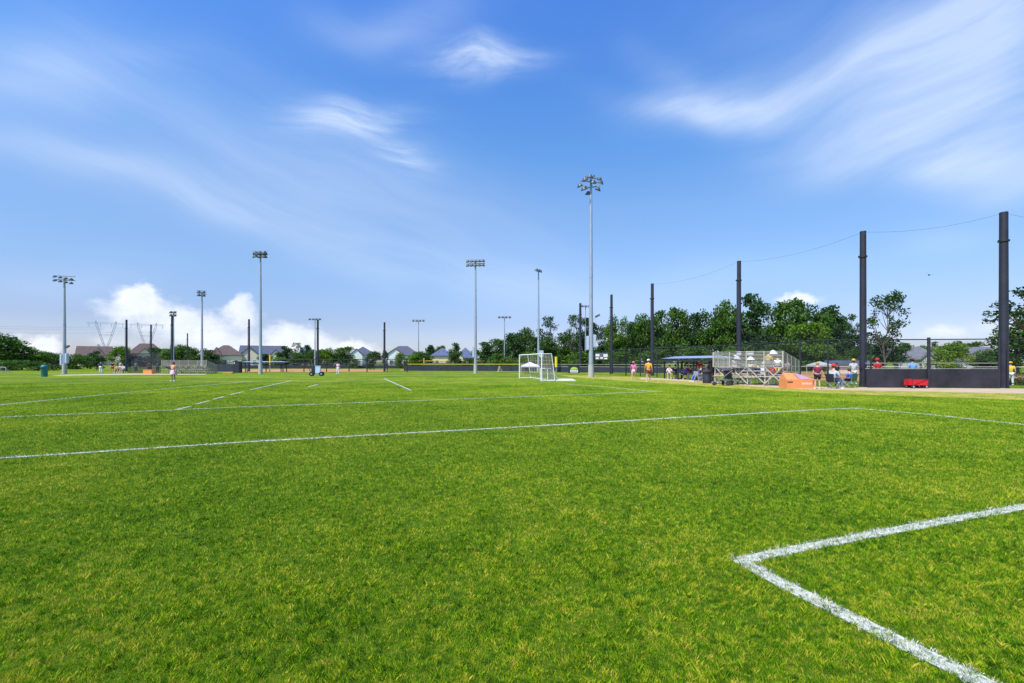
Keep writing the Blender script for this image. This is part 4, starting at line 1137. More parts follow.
# ------------------------------------------------------------------ people
SKINC = {'light': mat('skin_light', (.58, .36, .26), .6, 0, .04, 8), 'tan': mat('skin_tan', (.42, .24, .15), .6, 0, .04, 8), 'dark': mat('skin_dark', (.16, .085, .05), .6, 0, .04, 8)}
CLO = {}
def cloth(n, c):
    if n not in CLO: CLO[n] = mat('cloth_' + n, c, .85, 0, .1, 12, .3)
    return CLO[n]
cc = {'pink': (.80, .16, .40), 'orange': (.92, .38, .02), 'maroon': (.22, .02, .06), 'darkred': (.28, .035, .02), 'red': (.62, .02, .03), 'white': (.78, .78, .80),
      'navy': (.02, .03, .10), 'blue': (.05, .14, .55), 'sky': (.22, .48, .86), 'paleblue': (.45, .58, .70), 'black': (.02, .02, .025), 'grey': (.32, .32, .34), 'purple': (.12, .07, .30),
      'palepink': (.80, .52, .66), 'peach': (.78, .38, .22), 'yellow': (.85, .58, .04), 'denim': (.12, .20, .38), 'cream': (.68, .60, .46), 'green': (.05, .25, .08)}
for k_, v_ in cc.items(): cloth(k_, v_)
HAIR = {'brown': mat('hair_brown', (.07, .035, .018), .7), 'black': mat('hair_black', (.012, .010, .010), .6), 'blond': mat('hair_blond', (.42, .28, .12), .7), 'grey': mat('hair_grey', (.4, .4, .4), .7), 'red': mat('hair_auburn', (.2, .06, .02), .7)}
PCACHE = {}
def skinned(verts, edges, name, sub=1):
    me = bpy.data.meshes.new(name); me.from_pydata([v[:3] for v in verts], edges, []); ob = bpy.data.objects.new(name, me); COL.objects.link(ob)
    md = ob.modifiers.new('s', 'SKIN'); md.use_smooth_shade = True
    for i, v in enumerate(verts):
        sv = me.skin_vertices[0].data[i]; r_ = v[3]; sv.radius = (r_, v[4] if len(v) > 4 else r_); sv.use_root = (i == 0)
    sm = ob.modifiers.new('u', 'SUBSURF'); sm.levels = sub; sm.render_levels = sub
    dg = bpy.context.evaluated_depsgraph_get(); dg.update()
    out = bpy.data.meshes.new_from_object(ob.evaluated_get(dg)); out.name = name
    bpy.data.objects.remove(ob)
    out.polygons.foreach_set('use_smooth', [True] * len(out.polygons))
    return out
def pose_pts(pose):
    """joint positions for a 1.75 m figure facing +Y"""
    J = {}
    if pose in ('stand', 'walk', 'hips'):
        p = Vector((0, 0, .93)); lean = Vector((0, .0, 1))
        J.update(pel=p, spi=p + Vector((0, .01, .22)), che=p + Vector((0, .02, .42)), nek=p + Vector((0, .0, .56)), hed=p + Vector((0, .02, .70)), top=p + Vector((0, .015, .80)))
        st = .02 if pose != 'walk' else .20
        for s, sg in (('L', -1), ('R', 1)):
            fy = st * sg
            J['hip' + s] = Vector((sg * .10, 0, .88)); J['kne' + s] = Vector((sg * .12, fy * .6 + .03, .49)); J['ank' + s] = Vector((sg * .13, fy, .09)); J['toe' + s] = Vector((sg * .15, fy + .15, .035))
            J['sho' + s] = Vector((sg * .185, 0, 1.40))
            if pose == 'hips': J['elb' + s] = Vector((sg * .38, -.04, 1.17)); J['wri' + s] = Vector((sg * .19, .05, 1.0)); J['pal' + s] = Vector((sg * .14, .10, .97)); J['fd' + s] = Vector((-sg * .5, .7, -.2)).normalized()
            else: J['elb' + s] = Vector((sg * .25, -.03 - fy * .3, 1.12)); J['wri' + s] = Vector((sg * .27, .04 - fy * .5, .88)); J['pal' + s] = Vector((sg * .27, .06 - fy * .5, .80)); J['fd' + s] = Vector((0, .15, -1)).normalized()
    else:
        hz = .0   # origin on the seat surface
        ln = {'sit': .04, 'bend': .22, 'recline': -.22}[pose]
        p = Vector((0, 0, .10)); J.update(pel=p, spi=p + Vector((0, ln * .3, .20)), che=p + Vector((0, ln * .8, .40)), nek=p + Vector((0, ln * 1.15, .54)), hed=p + Vector((0, ln * 1.4 + .02, .67)), top=p + Vector((0, ln * 1.5 + .015, .77)))
        for s, sg in (('L', -1), ('R', 1)):
            J['hip' + s] = Vector((sg * .10, .02, .08)); J['kne' + s] = Vector((sg * .15, .43, .08)); J['ank' + s] = Vector((sg * .14, .44 if pose != 'recline' else .62, -.36)); J['toe' + s] = J['ank' + s] + Vector((sg * .02, .15, -.05))
            J['sho' + s] = Vector((sg * .185, ln, .47)); J['elb' + s] = Vector((sg * .27, ln + .12, .22)); J['wri' + s] = Vector((sg * .17, .32, .19)); J['pal' + s] = Vector((sg * .15, .38, .185)); J['fd' + s] = Vector((-sg * .1, 1, -.15)).normalized()
    return J
def person_meshes(pose, legs):
    key = (pose, legs)
    if key in PCACHE: return PCACHE[key]
    J = pose_pts(pose); out = {}
    V_ = []; E_ = []; ix = {}
    def v(n, p, r_, r2=None): ix[n] = len(V_); V_.append((*p, r_, r2 or r_))
    v('pel', J['pel'], .135, .105); v('spi', J['spi'], .125, .09); v('che', J['che'], .145, .10); v('nek', J['nek'], .055); v('hedb', J['hed'].lerp(J['nek'], .45), .06); v('hed', J['hed'], .088, .098); v('top', J['top'], .06, .065)
    for a, b in (('pel', 'spi'), ('spi', 'che'), ('che', 'nek'), ('nek', 'hedb'), ('hedb', 'hed'), ('hed', 'top')): E_.append((ix[a], ix[b]))
    for s, sg in (('L', -1), ('R', 1)):
        v('hip' + s, J['hip' + s], .088); v('thm' + s, J['hip' + s].lerp(J['kne' + s], .45), .078); v('kne' + s, J['kne' + s], .055); v('clf' + s, J['kne' + s].lerp(J['ank' + s], .35), .056); v('ank' + s, J['ank' + s], .036); v('toe' + s, J['toe' + s], .034)
        v('sho' + s, J['sho' + s], .058); v('elb' + s, J['elb' + s], .038); v('wri' + s, J['wri' + s], .025, .02); v('pal' + s, J['pal' + s], .034, .017)
        ch = ['pel', 'hip' + s, 'thm' + s, 'kne' + s, 'clf' + s, 'ank' + s, 'toe' + s]
        for a, b in zip(ch, ch[1:]): E_.append((ix[a], ix[b]))
        ch = ['che', 'sho' + s, 'elb' + s, 'wri' + s, 'pal' + s]
        for a, b in zip(ch, ch[1:]): E_.append((ix[a], ix[b]))
    out['body'] = skinned(V_, E_, 'body', 1)
    # hands: palm-rooted fingers joined into the body mesh, each its own bent taper
    hb = MB()
    for s, sg in (('L', -1), ('R', 1)):
        pl = J['pal' + s]; fd = J['fd' + s]; side = fd.cross(Vector((sg, 0, 0.001))).normalized()
        for k, (off, ln_) in enumerate(((-.027, .062), (-.009, .072), (.009, .068), (.026, .052))):
            b0 = pl + side * off + fd * .012; m_ = b0 + fd * ln_ * .6; e_ = m_ + (fd * .8 - Vector((sg * .5, 0, 0))).normalized() * ln_ * .45
            hb.tube(b0, m_, .009, .008, 6); hb.tube(m_, e_, .008, .006, 6)
        b0 = pl - side * .03 - fd * .015; m_ = b0 - side * .03 + fd * .025; hb.tube(b0, m_, .011, .009, 6); hb.tube(m_, m_ + fd * .03, .009, .007, 6)
    # nose, ears
    hd = J['hed']; hb.ball((hd + Vector((0, .098, -.015)))[:], .016, 6, 4, (.8, 1.2, 1.4))
    for sg in (-1, 1): hb.ball((hd + Vector((sg * .088, 0, -.005)))[:], .026, 6, 4, (.4, .8, 1.2))
    bm_src = out['body']; vs = [tuple(q.co) for q in bm_src.vertices]; fs = [tuple(p.vertices) for p in bm_src.polygons]
    nb = len(vs); me = bpy.data.meshes.new('body'); me.from_pydata(vs + hb.v, [], fs + [tuple(i + nb for i in f) for f in hb.f]); me.polygons.foreach_set('use_smooth', [True] * len(me.polygons)); me.materials.append(SKINC['light']); out['body'] = me
    # shirt
    V_ = []; E_ = []; ix = {}
    def v2(n, p, r_, r2=None): ix[n] = len(V_); V_.append((*p, r_, r2 or r_))
    v2('a', J['pel'] + (J['spi'] - J['pel']) * .05, .158, .128); v2('b', J['spi'], .152, .118); v2('c', J['che'], .168, .125); v2('n', J['nek'].lerp(J['che'], .35), .078)
    E_ = [(0, 1), (1, 2), (2, 3)]
    for s in 'LR':
        v2('s' + s, J['sho' + s], .076); v2('e' + s, J['sho' + s].lerp(J['elb' + s], .72), .066)
        E_ += [(ix['c'], ix['s' + s]), (ix['s' + s], ix['e' + s])]
    out['shirt'] = skinned(V_, E_, 'shirt', 1)
    V_ = []; E_ = []; ix = {}
    v2('p', J['pel'] + Vector((0, 0, .03)), .156, .13)
    for s in 'LR':
        v2('h' + s, J['hip' + s], .108); E_.append((0, ix['h' + s]))
        if legs == 'short': v2('t' + s, J['hip' + s].lerp(J['kne' + s], .72), .100); E_.append((ix['h' + s], ix['t' + s]))
        else:
            v2('t' + s, J['hip' + s].lerp(J['kne' + s], .5), .096); v2('k' + s, J['kne' + s], .078); v2('c' + s, J['kne' + s].lerp(J['ank' + s], .88), .064)
            E_ += [(ix['h' + s], ix['t' + s]), (ix['t' + s], ix['k' + s]), (ix['k' + s], ix['c' + s])]
    out['shorts' if legs == 'short' else 'trousers'] = skinned(V_, E_, 'trousers', 1)
    sh = MB()
    for s in 'LR':
        m_ = J['ank' + s].lerp(J['toe' + s], .55); sh.ball((m_.x, m_.y, J['toe' + s].z + .012), .1, 10, 6, (.52, 1.35, .52))
    out['shoes'] = sh.mesh('shoes', None)
    h_ = MB(); hd = J['hed']; h_.ball((hd + Vector((0, -.018, .03)))[:], .112, 12, 8, (.93, 1.0, .98)); out['hair'] = h_.mesh('hair', None)
    h_ = MB(); h_.ball((hd + Vector((0, -.018, .03)))[:], .112, 12, 8, (.93, 1.0, .98)); h_.ball((hd + Vector((0, -.07, -.09)))[:], .085, 10, 7, (1.0, .7, 1.7)); out['longhair'] = h_.mesh('hair', None)
    c_ = MB().lathe([(.118, .0), (.116, .05), (.09, .10), (.04, .13), (.001, .137)], (hd + Vector((0, -.005, .035)))[:], 14); c_.add([(hd.x + .1 * math.cos(t_), hd.y + .09 + .09 * math.sin(t_), hd.z + .045 - .01 * math.sin(t_)) for t_ in [math.pi * i / 8 for i in range(9)]], [tuple(range(9))]); out['cap'] = c_.mesh('cap', None)
    e_ = MB()
    for sg in (-1, 1): e_.ball((hd + Vector((sg * .034, .086, .012)))[:], .013, 8, 5)
    e_.box((hd + Vector((0, .094, -.055)))[:], (.045, .012, .009)); out['face'] = e_.mesh('eyes_and_mouth', None)
    PCACHE[key] = (out, J)
    return PCACHE[key]
def mesh_child(name, me, m, parent):
    if not me.materials: me.materials.append(m)
    o = bpy.data.objects.new(name, me); link(o, parent); o.material_slots[0].link = 'OBJECT'; o.material_slots[0].material = m; return o
def person(label, loc, face=0, pose='stand', shirt='white', pants='navy', legs='short', skin='light', hair='brown', cap=None, h_=1.75, longhair=False, shoes='white', skirt=None):
    """face: heading in degrees, 0 = away from the camera (+Y), clockwise"""
    me, J = person_meshes(pose, legs)
    o = thing('person', label, 'person', loc, -R(face)); s = h_ / 1.75; o.scale = (s, s, s)
    b = mesh_child('body', me['body'], SKINC[skin], o)
    mesh_child('shirt', me['shirt'], CLO[shirt], o)
    if legs == 'short': mesh_child('shorts', me['shorts'], CLO[pants], o)
    else: mesh_child('trousers', me['trousers'], CLO[pants], o)
    mesh_child('shoes', me['shoes'], CLO[shoes], o)
    if cap: mesh_child('cap', me['cap'], CLO[cap], o)
    mesh_child('hair', me['longhair' if longhair else 'hair'], HAIR[hair], o)
    mesh_child('face', me['face'], BLACK, o)
    if skirt:
        MB().lathe([(.14, 1.02), (.19, .92), (.24, .78), (.29, .62), (.27, .60)], (0, 0, 0), 16).build('skirt', CLO[skirt], o)
    return o
person('person in a bright pink top and pink headwear walking by the fence', G(633.5, 379.6), 20, 'walk', 'pink', 'palepink', cap='pink', h_=1.62, longhair=True)
person('person in an orange shirt, dark red shorts and white cap walking', G(648.5, 381.9), 10, 'walk', 'orange', 'darkred', cap='white', h_=1.80)
person('girl in a peach top and pale pink skirt standing on the grass', G(173.5, 381.6), 190, 'stand', 'peach', 'palepink', skirt='palepink', skin='tan', h_=1.62, hair='red', longhair=True)
person('person in a maroon sleeveless top and black shorts right of the orange chest', G(817.5, 389.0), 15, 'stand', 'maroon', 'black', skin='light', h_=1.6, hair='blond', longhair=False)
# seated by the fence, with camp chairs
def camp_chair(label, loc, rz, m, name='camp_chair'):
    o = thing(name, label, 'camp chair', loc, -R(rz), 'folding camp chairs by the fence')
    s = .25; h0 = .42
    MB().add([(-s, -.2, h0), (s, -.2, h0), (s, .24, h0 + .02), (-s, .24, h0 + .02), (-s, -.2, h0 - .015), (s, -.2, h0 - .015), (s, .24, h0), (-s, .24, h0)], [(0, 1, 2, 3), (7, 6, 5, 4), (0, 4, 5, 1), (2, 6, 7, 3), (1, 5, 6, 2), (3, 7, 4, 0)]).build('seat', m, o)
    MB().box((0, -.27, .66), (.52, .02, .46), M=Matrix.Rotation(R(12), 3, 'X')).build('backrest', m, o)
    f = MB()
    for a in (-s, s):
        f.tube((a, -.24, 0), (a, .26, h0), .012, n=6); f.tube((a, .26, 0), (a, -.22, h0), .012, n=6); f.tube((a, -.22, h0), (a, -.32, .9), .012, n=6); f.tube((a, .26, h0), (a, .24, .62), .012, n=6)
    f.tube((-s, .26, 0), (s, .26, h0), .01, n=6); f.tube((s, -.24, 0), (-s, -.24, h0), .01, n=6)
    f.build('frame', GREY, o)
    for a in (-s, s): MB().box((a, 0, .63), (.06, .5, .02)).build('armrest', m, o)
    return o
def seated(label, loc, face, chair=None, seat=.44, **kw):
    loc = tuple(loc)
    if chair: camp_chair(chair[0], loc, face, chair[1])
    return person(label, (loc[0], loc[1], loc[2] + seat), face, 'sit', **kw)
p = G(833, 388.6)
seated('person in a pale blue shirt and red cap sitting sideways on a dark camp chair', p, 70, ('dark grey camp chair under the person in the red cap', SCREEN), seat=.46, shirt='paleblue', pants='denim', legs='long', cap='red', h_=1.95)
seated('child in a blue and navy shirt seated low beside the thick netting pole', G(850, 388.0), 340, ('green camp chair under the child in blue', mat('green_canvas', (.04, .12, .06), .8)), seat=.44, shirt='blue', pants='navy', h_=1.5, hair='brown')
person('player in white with a yellow cap standing inside the fence by the thick pole', P(853.5, 33), 200, 'stand', 'white', 'white', 'long', cap='yellow', h_=1.8)
person('dark shirted person standing inside the fence behind the red capped one', P(836.5, 35), 180, 'stand', 'black', 'grey', 'long', h_=1.55)
person('person in a red shirt and red cap behind the dark windscreen', P(877.5, 30.5), 0, 'stand', 'red', 'white', 'long', cap='red', h_=1.83)
person('black haired person in a light blue shirt behind the dark windscreen', P(912.5, 30.8), 10, 'stand', 'sky', 'navy', 'long', hair='black', h_=1.83)
person('person in a yellow orange shirt and white trousers right of the rightmost netting pole', P(1010.5, 31.5), 30, 'stand', 'yellow', 'white', 'long', cap='orange', h_=1.6)
# dugout people
seats = [(669.5, 43.5, 'white', 'grey', 'leftmost person seated in the near dugout, in a white shirt', None, 1.7), (675.5, 43, 'black', 'black', 'person in black seated second from the left in the near dugout', None, 1.8),
         (685, 41.5, 'purple', 'navy', 'person in a purple shirt seated in the middle of the near dugout', None, 1.8), (690.5, 41.5, 'maroon', 'grey', 'person in a dark maroon shirt beside the purple one in the near dugout', None, 1.65)]
for xp, Y, sh, pa, lb, cp, hh in seats: person(lb, P(xp, Y, .46), 200 if sh == 'white' else 20, 'sit', sh, pa, 'short', cap=cp, h_=hh)
person('person in a red shirt standing in the shade of the near dugout', P(700, 40, .1), 0, 'stand', 'red', 'cream', 'long', hair='blond', h_=1.65)
person('person in a dark red shirt standing behind the left end of the bleachers', P(709.5, 40, 0), 0, 'stand', 'darkred', 'black', 'long', h_=1.6)
person('person in navy leaning back on a chair at the right end of the near dugout', P(698.5, 37.5, .42), 250, 'recline', 'navy', 'denim', 'long', h_=1.7)
person('grey haired person in a pale shirt seated behind the dark bin', P(706.5, 38.5, .46), 20, 'sit', 'grey', 'navy', 'short', hair='grey', cap='white', h_=1.7)
MB_ = MB().box((0, -.0, .38), (.5, .45, .06)); MB_.box((0, .25, .62), (.5, .05, .45))
for sx in (-.22, .22):
    for sy in (-.2, .2): MB_.box((sx, sy, .18), (.04, .04, .36))
q = tag(link(bpy.data.objects.new('stool', MB_.mesh('stool', GREY))), 'small chair under the person in navy', 'chair'); q.location = P(698.5, 37.5); q.rotation_euler[2] = R(110)
# bleacher spectators
sp = [(1.15, 3, 'grey', 'grey', 'spectator in grey on the bleachers near their left end', 'cream'), (1.9, 2, 'cream', 'denim', 'spectator in a cream top beneath the low white umbrella', None), (2.2, 1, 'navy', 'navy', 'spectator in navy on the lower bleacher rows', None),
      (2.55, 1, 'white', 'grey', 'spectator in a white shirt next to the one in navy', 'white'), (3.15, 1, 'red', 'darkred', 'spectator in a red shirt low on the bleachers', 'red'), (3.5, 1, 'yellow', 'black', 'spectator in a yellow shirt beside the red one', None),
      (3.55, 4, 'yellow', 'denim', 'spectator in a gold top beneath the high white umbrella', None), (3.9, 3, 'white', 'navy', 'spectator in white right of the high umbrella', None), (4.3, 2, 'grey', 'black', 'spectator in grey at the right end of the bleachers', 'maroon')]
for x_, row, sh, pa, lb, cp in sp: person(lb, on_bleacher(x_, row), math.degrees(-blrz), 'sit', sh, pa, 'short', cap=cp, h_=1.65)
# umbrellas
UMW = mat('white_umbrella', (.62, .62, .70), .7, 0, .04, 6)
def umbrella(label, loc, r_, m, tilt=0, ph=.9):
    o = thing('umbrella', label, 'umbrella', loc, 0, 'sun umbrellas on the bleachers'); o.rotation_euler = (0, tilt, 0)
    mb = MB(); n = 8
    prof = [(0.001, ph + .02), (r_ * .4, ph - .03), (r_ * .75, ph - .13), (r_, ph - .26)]
    mb.lathe(prof, (0, 0, 0), n); mb.build('canopy', m, o)
    MB().tube((0, 0, 0), (0, 0, ph + .1), .012, n=6).build('shaft', GREY, o)
    rb = MB()
    for i in range(n): t_ = 2 * math.pi * i / n; rb.tube((0, 0, ph - .01), (r_ * .97 * math.cos(t_), r_ * .97 * math.sin(t_), ph - .27), .005, n=4)
    rb.build('ribs', GREY, o)
def Bz(x_, row, dz, dy=0.0):
    q = on_bleacher(x_, row); return (q[0], q[1] + dy, q[2] + dz)
umbrella('open white umbrella highest on the bleachers', Bz(3.62, 3, .35), .31, UMW, 0, .82)
umbrella('open white umbrella low on the left half of the bleachers', Bz(1.95, 2, .22), .30, UMW, 0, .8)
umbrella('small grey umbrella near the left end of the bleachers', Bz(1.25, 3, .08), .26, mat('grey_umbrella', (.45, .46, .5), .7), .1, .75)
umbrella('pale small umbrella in the middle of the bleachers', Bz(3.05, 2, .12), .25, mat('pale_umbrella', (.62, .60, .62), .7), -.1, .75)
for x_, rr_, lb in ((2.45, .5, 'pale towel hung over the top back rail of the bleachers'), (1.75, .3, 'narrow pale towel hung on the bleacher back rail')):
    q = on_bleacher(x_, 4); mb = MB().box((0, -.16, .68), (rr_, .03, .18)); mb.box((0, -.12, .84), (rr_, .1, .02))
    t_o = tag(link(bpy.data.objects.new('towel', mb.mesh('towel', UMW))), lb, 'towel'); t_o.location = q; t_o.rotation_euler[2] = blrz

# far left people
person('player in white with a dark vest left of the leftmost net pole', G(100.8, 373.0), 0, 'hips', 'navy', 'white', 'long', h_=1.75, cap='black')
person('person in a dark shirt and red shorts among the far spectators', P(112.5, 68), 170, 'stand', 'black', 'red', 'short', h_=1.7)
seated('person in a pink top sitting on the grass edge by the leftmost net pole', P(117.5, 67), 160, None, seat=.4, shirt='peach', pants='darkred', h_=1.7)
person('person in a grey shirt standing between far spectators', P(120.5, 70), 180, 'stand', 'grey', 'cream', 'short', h_=1.75)
seated('person in a white shirt seated right beside the leftmost net pole', P(123.5, 67), 180, None, seat=.4, shirt='white', pants='grey', h_=1.8)
for xp, Y, lb in ((117.5, 67, 'low stool under the person in pink'), (123.5, 67, 'low stool under the person in white')):
    mb = MB().box((0, 0, .36), (.4, .4, .05))
    for sx in (-.16, .16):
        for sy in (-.16, .16): mb.box((sx, sy, .17), (.04, .04, .34))
    tag(link(bpy.data.objects.new('stool', mb.mesh('stool', BLACK))), lb, 'stool').location = P(xp, Y)
person('person in maroon inside the dark far netting', P(149, 68), 0, 'stand', 'maroon', 'black', 'long', h_=1.7)
person('person in purple inside the dark far netting', P(157.5, 68), 0, 'stand', 'purple', 'black', 'long', h_=1.65)
person('person in dark clothes left inside the far netting', P(136, 68), 180, 'stand', 'grey', 'navy', 'long', h_=1.7)
person('player in a pale pink and white outfit standing far off on the grass', G(338, 374.2), 180, 'stand', 'palepink', 'white', 'long', h_=1.6, skin='tan')
person('child in a grey outfit bending by the outfield fence', G(500.5, 371.6, .35), 240, 'bend', 'grey', 'grey', 'short', h_=1.6)
person('person under the low lilac tent', P(526, 63, .4), 180, 'sit', 'maroon', 'grey', 'short', h_=1.5)
mb = MB().box((0, 0, .37), (.9, .4, .05))
for sx in (-.35, .35): mb.box((sx, 0, .175), (.06, .3, .35))
tag(link(bpy.data.objects.new('bench', mb.mesh('bench', ALU))), 'short bench under the low lilac tent', 'bench').location = P(526, 63)
mb = MB().box((0, 0, .31), (.5, .4, .05))
for sx in (-.2, .2): mb.box((sx, 0, .145), (.06, .3, .29))
tag(link(bpy.data.objects.new('bench', mb.mesh('bench', ALU))), 'low seat under the child by the outfield fence', 'bench').location = G(500.5, 371.6)

# ------------------------------------------------------------------ small objects
# orange chest
ORG = mat('orange_plastic', (.76, .27, .09), .55, 0, .06, 3); MAU = mat('mauve_tarp', (.48, .27, .36), .7, 0, .08, 4)
c0 = G(801.5, 388.6); Yc = c0[1]
o = thing('storage_chest', 'large orange storage chest with a sloping mauve cover right of the bleachers', 'chest', (c0[0], c0[1] + .5, 0), R(-6))
wb = 26.5 * Yc / F
MB().box((0, 0, .27), (wb, 1.0, .54)).build('body', ORG, o)
MB().add([(-wb / 2, -.5, .542), (wb / 2, -.5, .542), (wb / 2, .5, .542), (-wb / 2, .5, .542), (-wb / 2 + .05, .1, .93), (-wb / 2 + .55, .1, .93), (wb / 2 - .45, .2, .80), (-wb / 2 + .62, -.5, .545)],
         [(0, 7, 5, 4), (7, 1, 6, 5), (1, 2, 6), (2, 3, 4, 5, 6), (3, 0, 4)]).build('lid', ORG, o)
MB().add([(-wb / 2 + .75, -.46, .585), (wb / 2 - .12, -.46, .585), (wb / 2 - .45, .12, .82), (-wb / 2 + .65, .04, .92), (-wb / 2 + .75, -.46, .565), (wb / 2 - .12, -.46, .565), (wb / 2 - .45, .12, .80), (-wb / 2 + .65, .04, .90)],
         [(0, 1, 2, 3), (0, 4, 5, 1), (1, 5, 6, 2), (3, 2, 6, 7), (0, 3, 7, 4), (4, 7, 6, 5)]).build('cover', MAU, o)
MB().box((.35, -.508, .30), (.55, .012, .12)).build('pale_patch', mat('pale_orange', (.88, .50, .34), .6), o)
MB().box((-.6, -.51, .40), (.3, .03, .05)).build('latch', BROWNBLACK, o)
o = thing('equipment_box', 'small orange box at the foot of the far dugout netting', 'box', G(147.3, 373.9), 0); MB().box((0, .3, .26), (1.15, .6, .52)).build('body', ORG, o); MB().box((0, .3, .54), (1.2, .65, .05)).build('lid', ORG, o)
# orange ground cover by locker
o = thing('base_cover', 'flat orange cover lying on the grass left of the black locker', 'ground cover', G(229, 373.4)); MB().box((0, 0, .07), (1.3, .8, .12)).build('body', ORG, o)
# bins
TEAL = mat('teal_plastic', (.015, .16, .17), .5, 0, .08, 4)
o = thing('trash_bin', 'teal green litter bin alone on the grass at the left', 'bin', G(44.3, 376.8))
MB().lathe([(.26, 0), (.27, .05), (.29, 1.0), (.30, 1.02)], n=18).build('body', TEAL, o)
MB().lathe([(.31, 1.02), (.31, 1.08), (.26, 1.22), (.12, 1.30), (.001, 1.31)], n=18).build('lid', TEAL, o)
MB().box((0, -.29, .92), (.26, .04, .14)).build('opening', BLACK, o)
o = thing('trash_barrel', 'dark ribbed rubbish barrel at the left end of the bleachers', 'bin', G(707, 383.2))
MB().lathe([(.30, 0), (.31, .04), (.33, .3), (.32, .32), (.33, .6), (.32, .62), (.34, .80), (.36, .82), (.36, .86)], n=20).build('body', BROWNBLACK, o)
MB().lathe([(.33, .84), (.30, .80), (.001, .78)], n=20).build('liner', SCREEN, o)
# stroller
def stroller(label, loc, rz, m):
    o = thing('stroller', label, 'stroller', loc, rz)
    MB().add([(-.28, -.25, .45), (.28, -.25, .45), (.28, .3, .38), (-.28, .3, .38), (-.28, -.42, 1.0), (.28, -.42, 1.0)], [(0, 1, 2, 3), (0, 4, 5, 1)]).build('seat', m, o)
    hd_ = MB()
    for k in range(8):
        a0 = math.pi * (.15 + .6 * k / 8); a1 = math.pi * (.15 + .6 * (k + 1) / 8)
        hd_.quad((-.29, -.2 - .42 * math.cos(math.pi - a0), .72 + .42 * math.sin(a0)), (.29, -.2 - .42 * math.cos(math.pi - a0), .72 + .42 * math.sin(a0)), (.29, -.2 - .42 * math.cos(math.pi - a1), .72 + .42 * math.sin(a1)), (-.29, -.2 - .42 * math.cos(math.pi - a1), .72 + .42 * math.sin(a1)))
    hd_.build('hood', m, o)
    f = MB()
    for s in (-.28, .28): f.path([(s, .5, .14), (s, .0, .5), (s, -.6, 1.02)], .015); f.tube((s, .0, .5), (s, -.4, .16), .015, n=6)
    f.tube((-.28, -.6, 1.02), (.28, -.6, 1.02), .018, n=6); f.build('frame', GREY, o)
    for s in (-.3, .3):
        for y_, r_ in ((.5, .12), (-.4, .17)):
            wh = MB().tube((s - .02, y_, r_), (s + .02, y_, r_), r_, n=16).build('wheel', BLACK, o); MB().tube((s - .025, y_, r_), (s + .025, y_, r_), r_ * .5, n=10).build('hub', SCREEN2, wh)
stroller('dark baby stroller parked behind the left part of the bleachers', G(722.5, 385.4), R(60), SCREEN)
stroller('second dark stroller with a grey hood beside the rubbish barrel', G(730, 385.0), R(-50), mat('charcoal_cloth', (.07, .07, .09), .8))
# red wagon
REDM = mat('red_canvas', (.62, .012, .02), .6, 0, .08, 5)
o = thing('wagon', 'red folding wagon in front of the dark windscreen', 'wagon', G(914.3, 388.2), R(4)); o.location.y -= .12; ww = 1.02
wb_ = MB(); z0, z1 = .2, .56
T_ = [(-ww / 2, -.26), (ww / 2, -.26), (ww / 2, .26), (-ww / 2, .26)]; 
for i in range(4):
    p_, q_ = T_[i], T_[(i + 1) % 4]; wb_.box(((p_[0] + q_[0]) / 2, (p_[1] + q_[1]) / 2, (z0 + z1) / 2), (max(abs(q_[0] - p_[0]), .03), max(abs(q_[1] - p_[1]), .03) - (.031 if abs(q_[1] - p_[1]) > .1 else 0), z1 - z0))
wb_.build('tub', REDM, o); MB().box((0, 0, z0 + .03), (ww - .04, .48, .03)).build('floor_panel', REDM, o)
wf = MB()
for sx in (-1, 1):
    for sy in (-1, 1): wf.tube((sx * ww * .5, sy * .285, .12), (sx * ww * .5, sy * .285, z1 + .03), .014, n=6)
wf.tube((-ww / 2, -.285, z1 + .02), (ww / 2, -.285, z1 + .02), .014, n=6); wf.tube((-ww * .45, -.29, z0), (ww * .45, -.29, z1), .01, n=5); wf.build('frame', BLACK, o)
for sx in (-.42, .42):
    for sy in (-.24, .24):
        wl = MB().tube((sx, sy - .03, .11), (sx, sy + .03, .11), .11, n=16).build('wheel', BLACK, o); MB().tube((sx, sy - .036, .11), (sx, sy + .036, .11), .05, n=10).build('rim', ALU, wl)
MB().path([(-ww / 2, 0, .25), (-ww / 2 - .22, 0, .55), (-ww / 2 - .26, 0, .62)], .014).build('handle', BLACK, o)
# bird
bd_ = MB().ball((0, 0, 0), .12, 10, 6, (2.2, .8, .8)); bd_.add([(-.1, 0, .03), (.12, 0, .03), (.02, .55, .22), (-.1, .5, .2)], [(0, 1, 2, 3)]); bd_.add([(-.1, 0, .03), (.12, 0, .03), (.02, -.55, .22), (-.1, -.5, .2)], [(3, 2, 1, 0)]); bd_.add([(-.2, 0, 0), (-.42, .08, 0), (-.42, -.08, 0)], [(0, 1, 2)])
q = tag(link(bpy.data.objects.new('bird', bd_.mesh('bird', BLACK))), 'small dark bird flying in the sky left of the rightmost netting pole', 'bird'); q.location = P(929, 60, zr(275, 60)); q.rotation_euler = (.5, 0, .6)
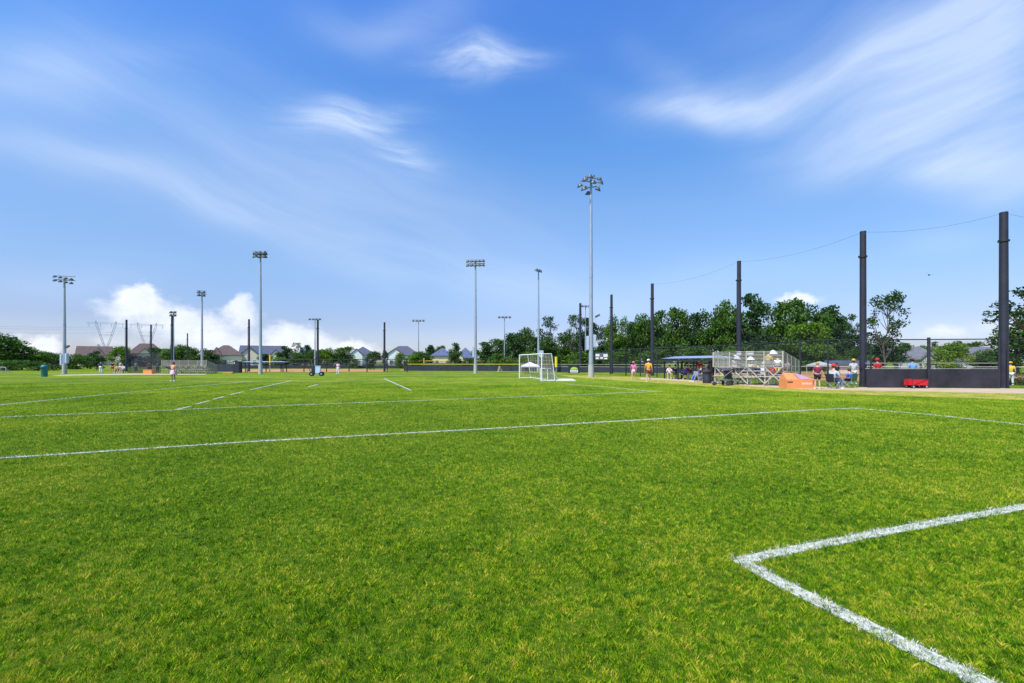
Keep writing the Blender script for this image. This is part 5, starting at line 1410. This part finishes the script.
# cart on the far grass
o = thing('line_marking_cart', 'small cart with a light blue box and black wheels on the far grass', 'cart', G(317, 376.0), R(12)); 
LB = mat('light_blue_tank', (.52, .70, .90), .5, 0, .04, 3)
MB().box((.12, 0, .72), (.52, .5, .80)).build('tank', LB, o); MB().box((.12, 0, 1.14), (.56, .54, .05)).build('lid', LB, o)
MB().box((-.36, 0, .62), (.40, .42, .56)).build('engine', SCREEN2, o)
fr_ = MB(); fr_.box((-.1, 0, .29), (1.3, .4, .05)); fr_.path([(-.6, -.18, .3), (-.85, -.18, .9), (-.85, .18, .9), (-.6, .18, .3)], .02); fr_.build('frame', BLACK, o)
for sx in (-.55, .50):
    for sy in (-.3, .3):
        wl = MB().tube((sx, sy - .07, .25), (sx, sy + .07, .25), .25, n=18).build('wheel', BLACK, o); MB().tube((sx, sy - .075, .25), (sx, sy + .075, .25), .09, n=12).build('rim', GREY, wl)
# small frame barrier far left
o = thing('small_goal', 'small grey training goal at the far left edge', 'soccer goal', G(3, 372.6)); Yq = yr(372.6)
g_ = MB(); g_.path([(-.45, 0, 0), (-.45, 0, .8), (.45, 0, .8), (.45, 0, 0)], .05, 8); g_.path([(-.45, .5, .04), (.45, .5, .04)], .03); g_.path([(-.45, 0, .8), (-.45, .5, .04)], .03); g_.path([(.45, 0, .8), (.45, .5, .04)], .03); g_.build('frame', GREY, o)
MB().quad((-.45, .0, .8), (.45, .0, .8), (.45, .5, .05), (-.45, .5, .05)).build('net', WHNET, o)
# gear bags along the fence on the right edge
for k, (xp, Y, cl_, lb) in enumerate(((1016, 33.5, 'peach', 'tan sports bag on the ground right of the rightmost netting pole'), (1022, 32.5, 'maroon', 'maroon sports bag at the right edge'), (1013, 36, 'cream', 'cream sports bag farther back at the right edge'))):
    o = thing('sports_bag', lb, 'bag', P(xp, Y), random.uniform(-.5, .5), 'sports bags at the right edge')
    b_ = MB(); b_.ball((0, 0, .22), .3, 14, 8, (1.4, .7, .75)); b_.build('body', CLO[cl_], o)
    MB().path([(-.25, -.05, .38), (-.12, -.05, .58), (.12, -.05, .58), (.25, -.05, .38)], .015).build('handle', BLACK, o)
# weeds at the foot of the rightmost netting pole
TALL = leaf_mat('weed_leaf', (.05, .07, .01), (.12, .14, .03), (.22, .22, .06))
xw = rng.uniform(P(1008, 32)[0], P(1060, 32)[0], 2600); yw = rng.uniform(30, 33.5, 2600)
tag(link(bpy.data.objects.new('weeds', blades_mesh('weeds', xw, yw, rng.uniform(.2, .6, 2600), np.full(2600, .03), TALL))), 'tall dry weeds right of the rightmost netting pole', 'weeds', kind='stuff')
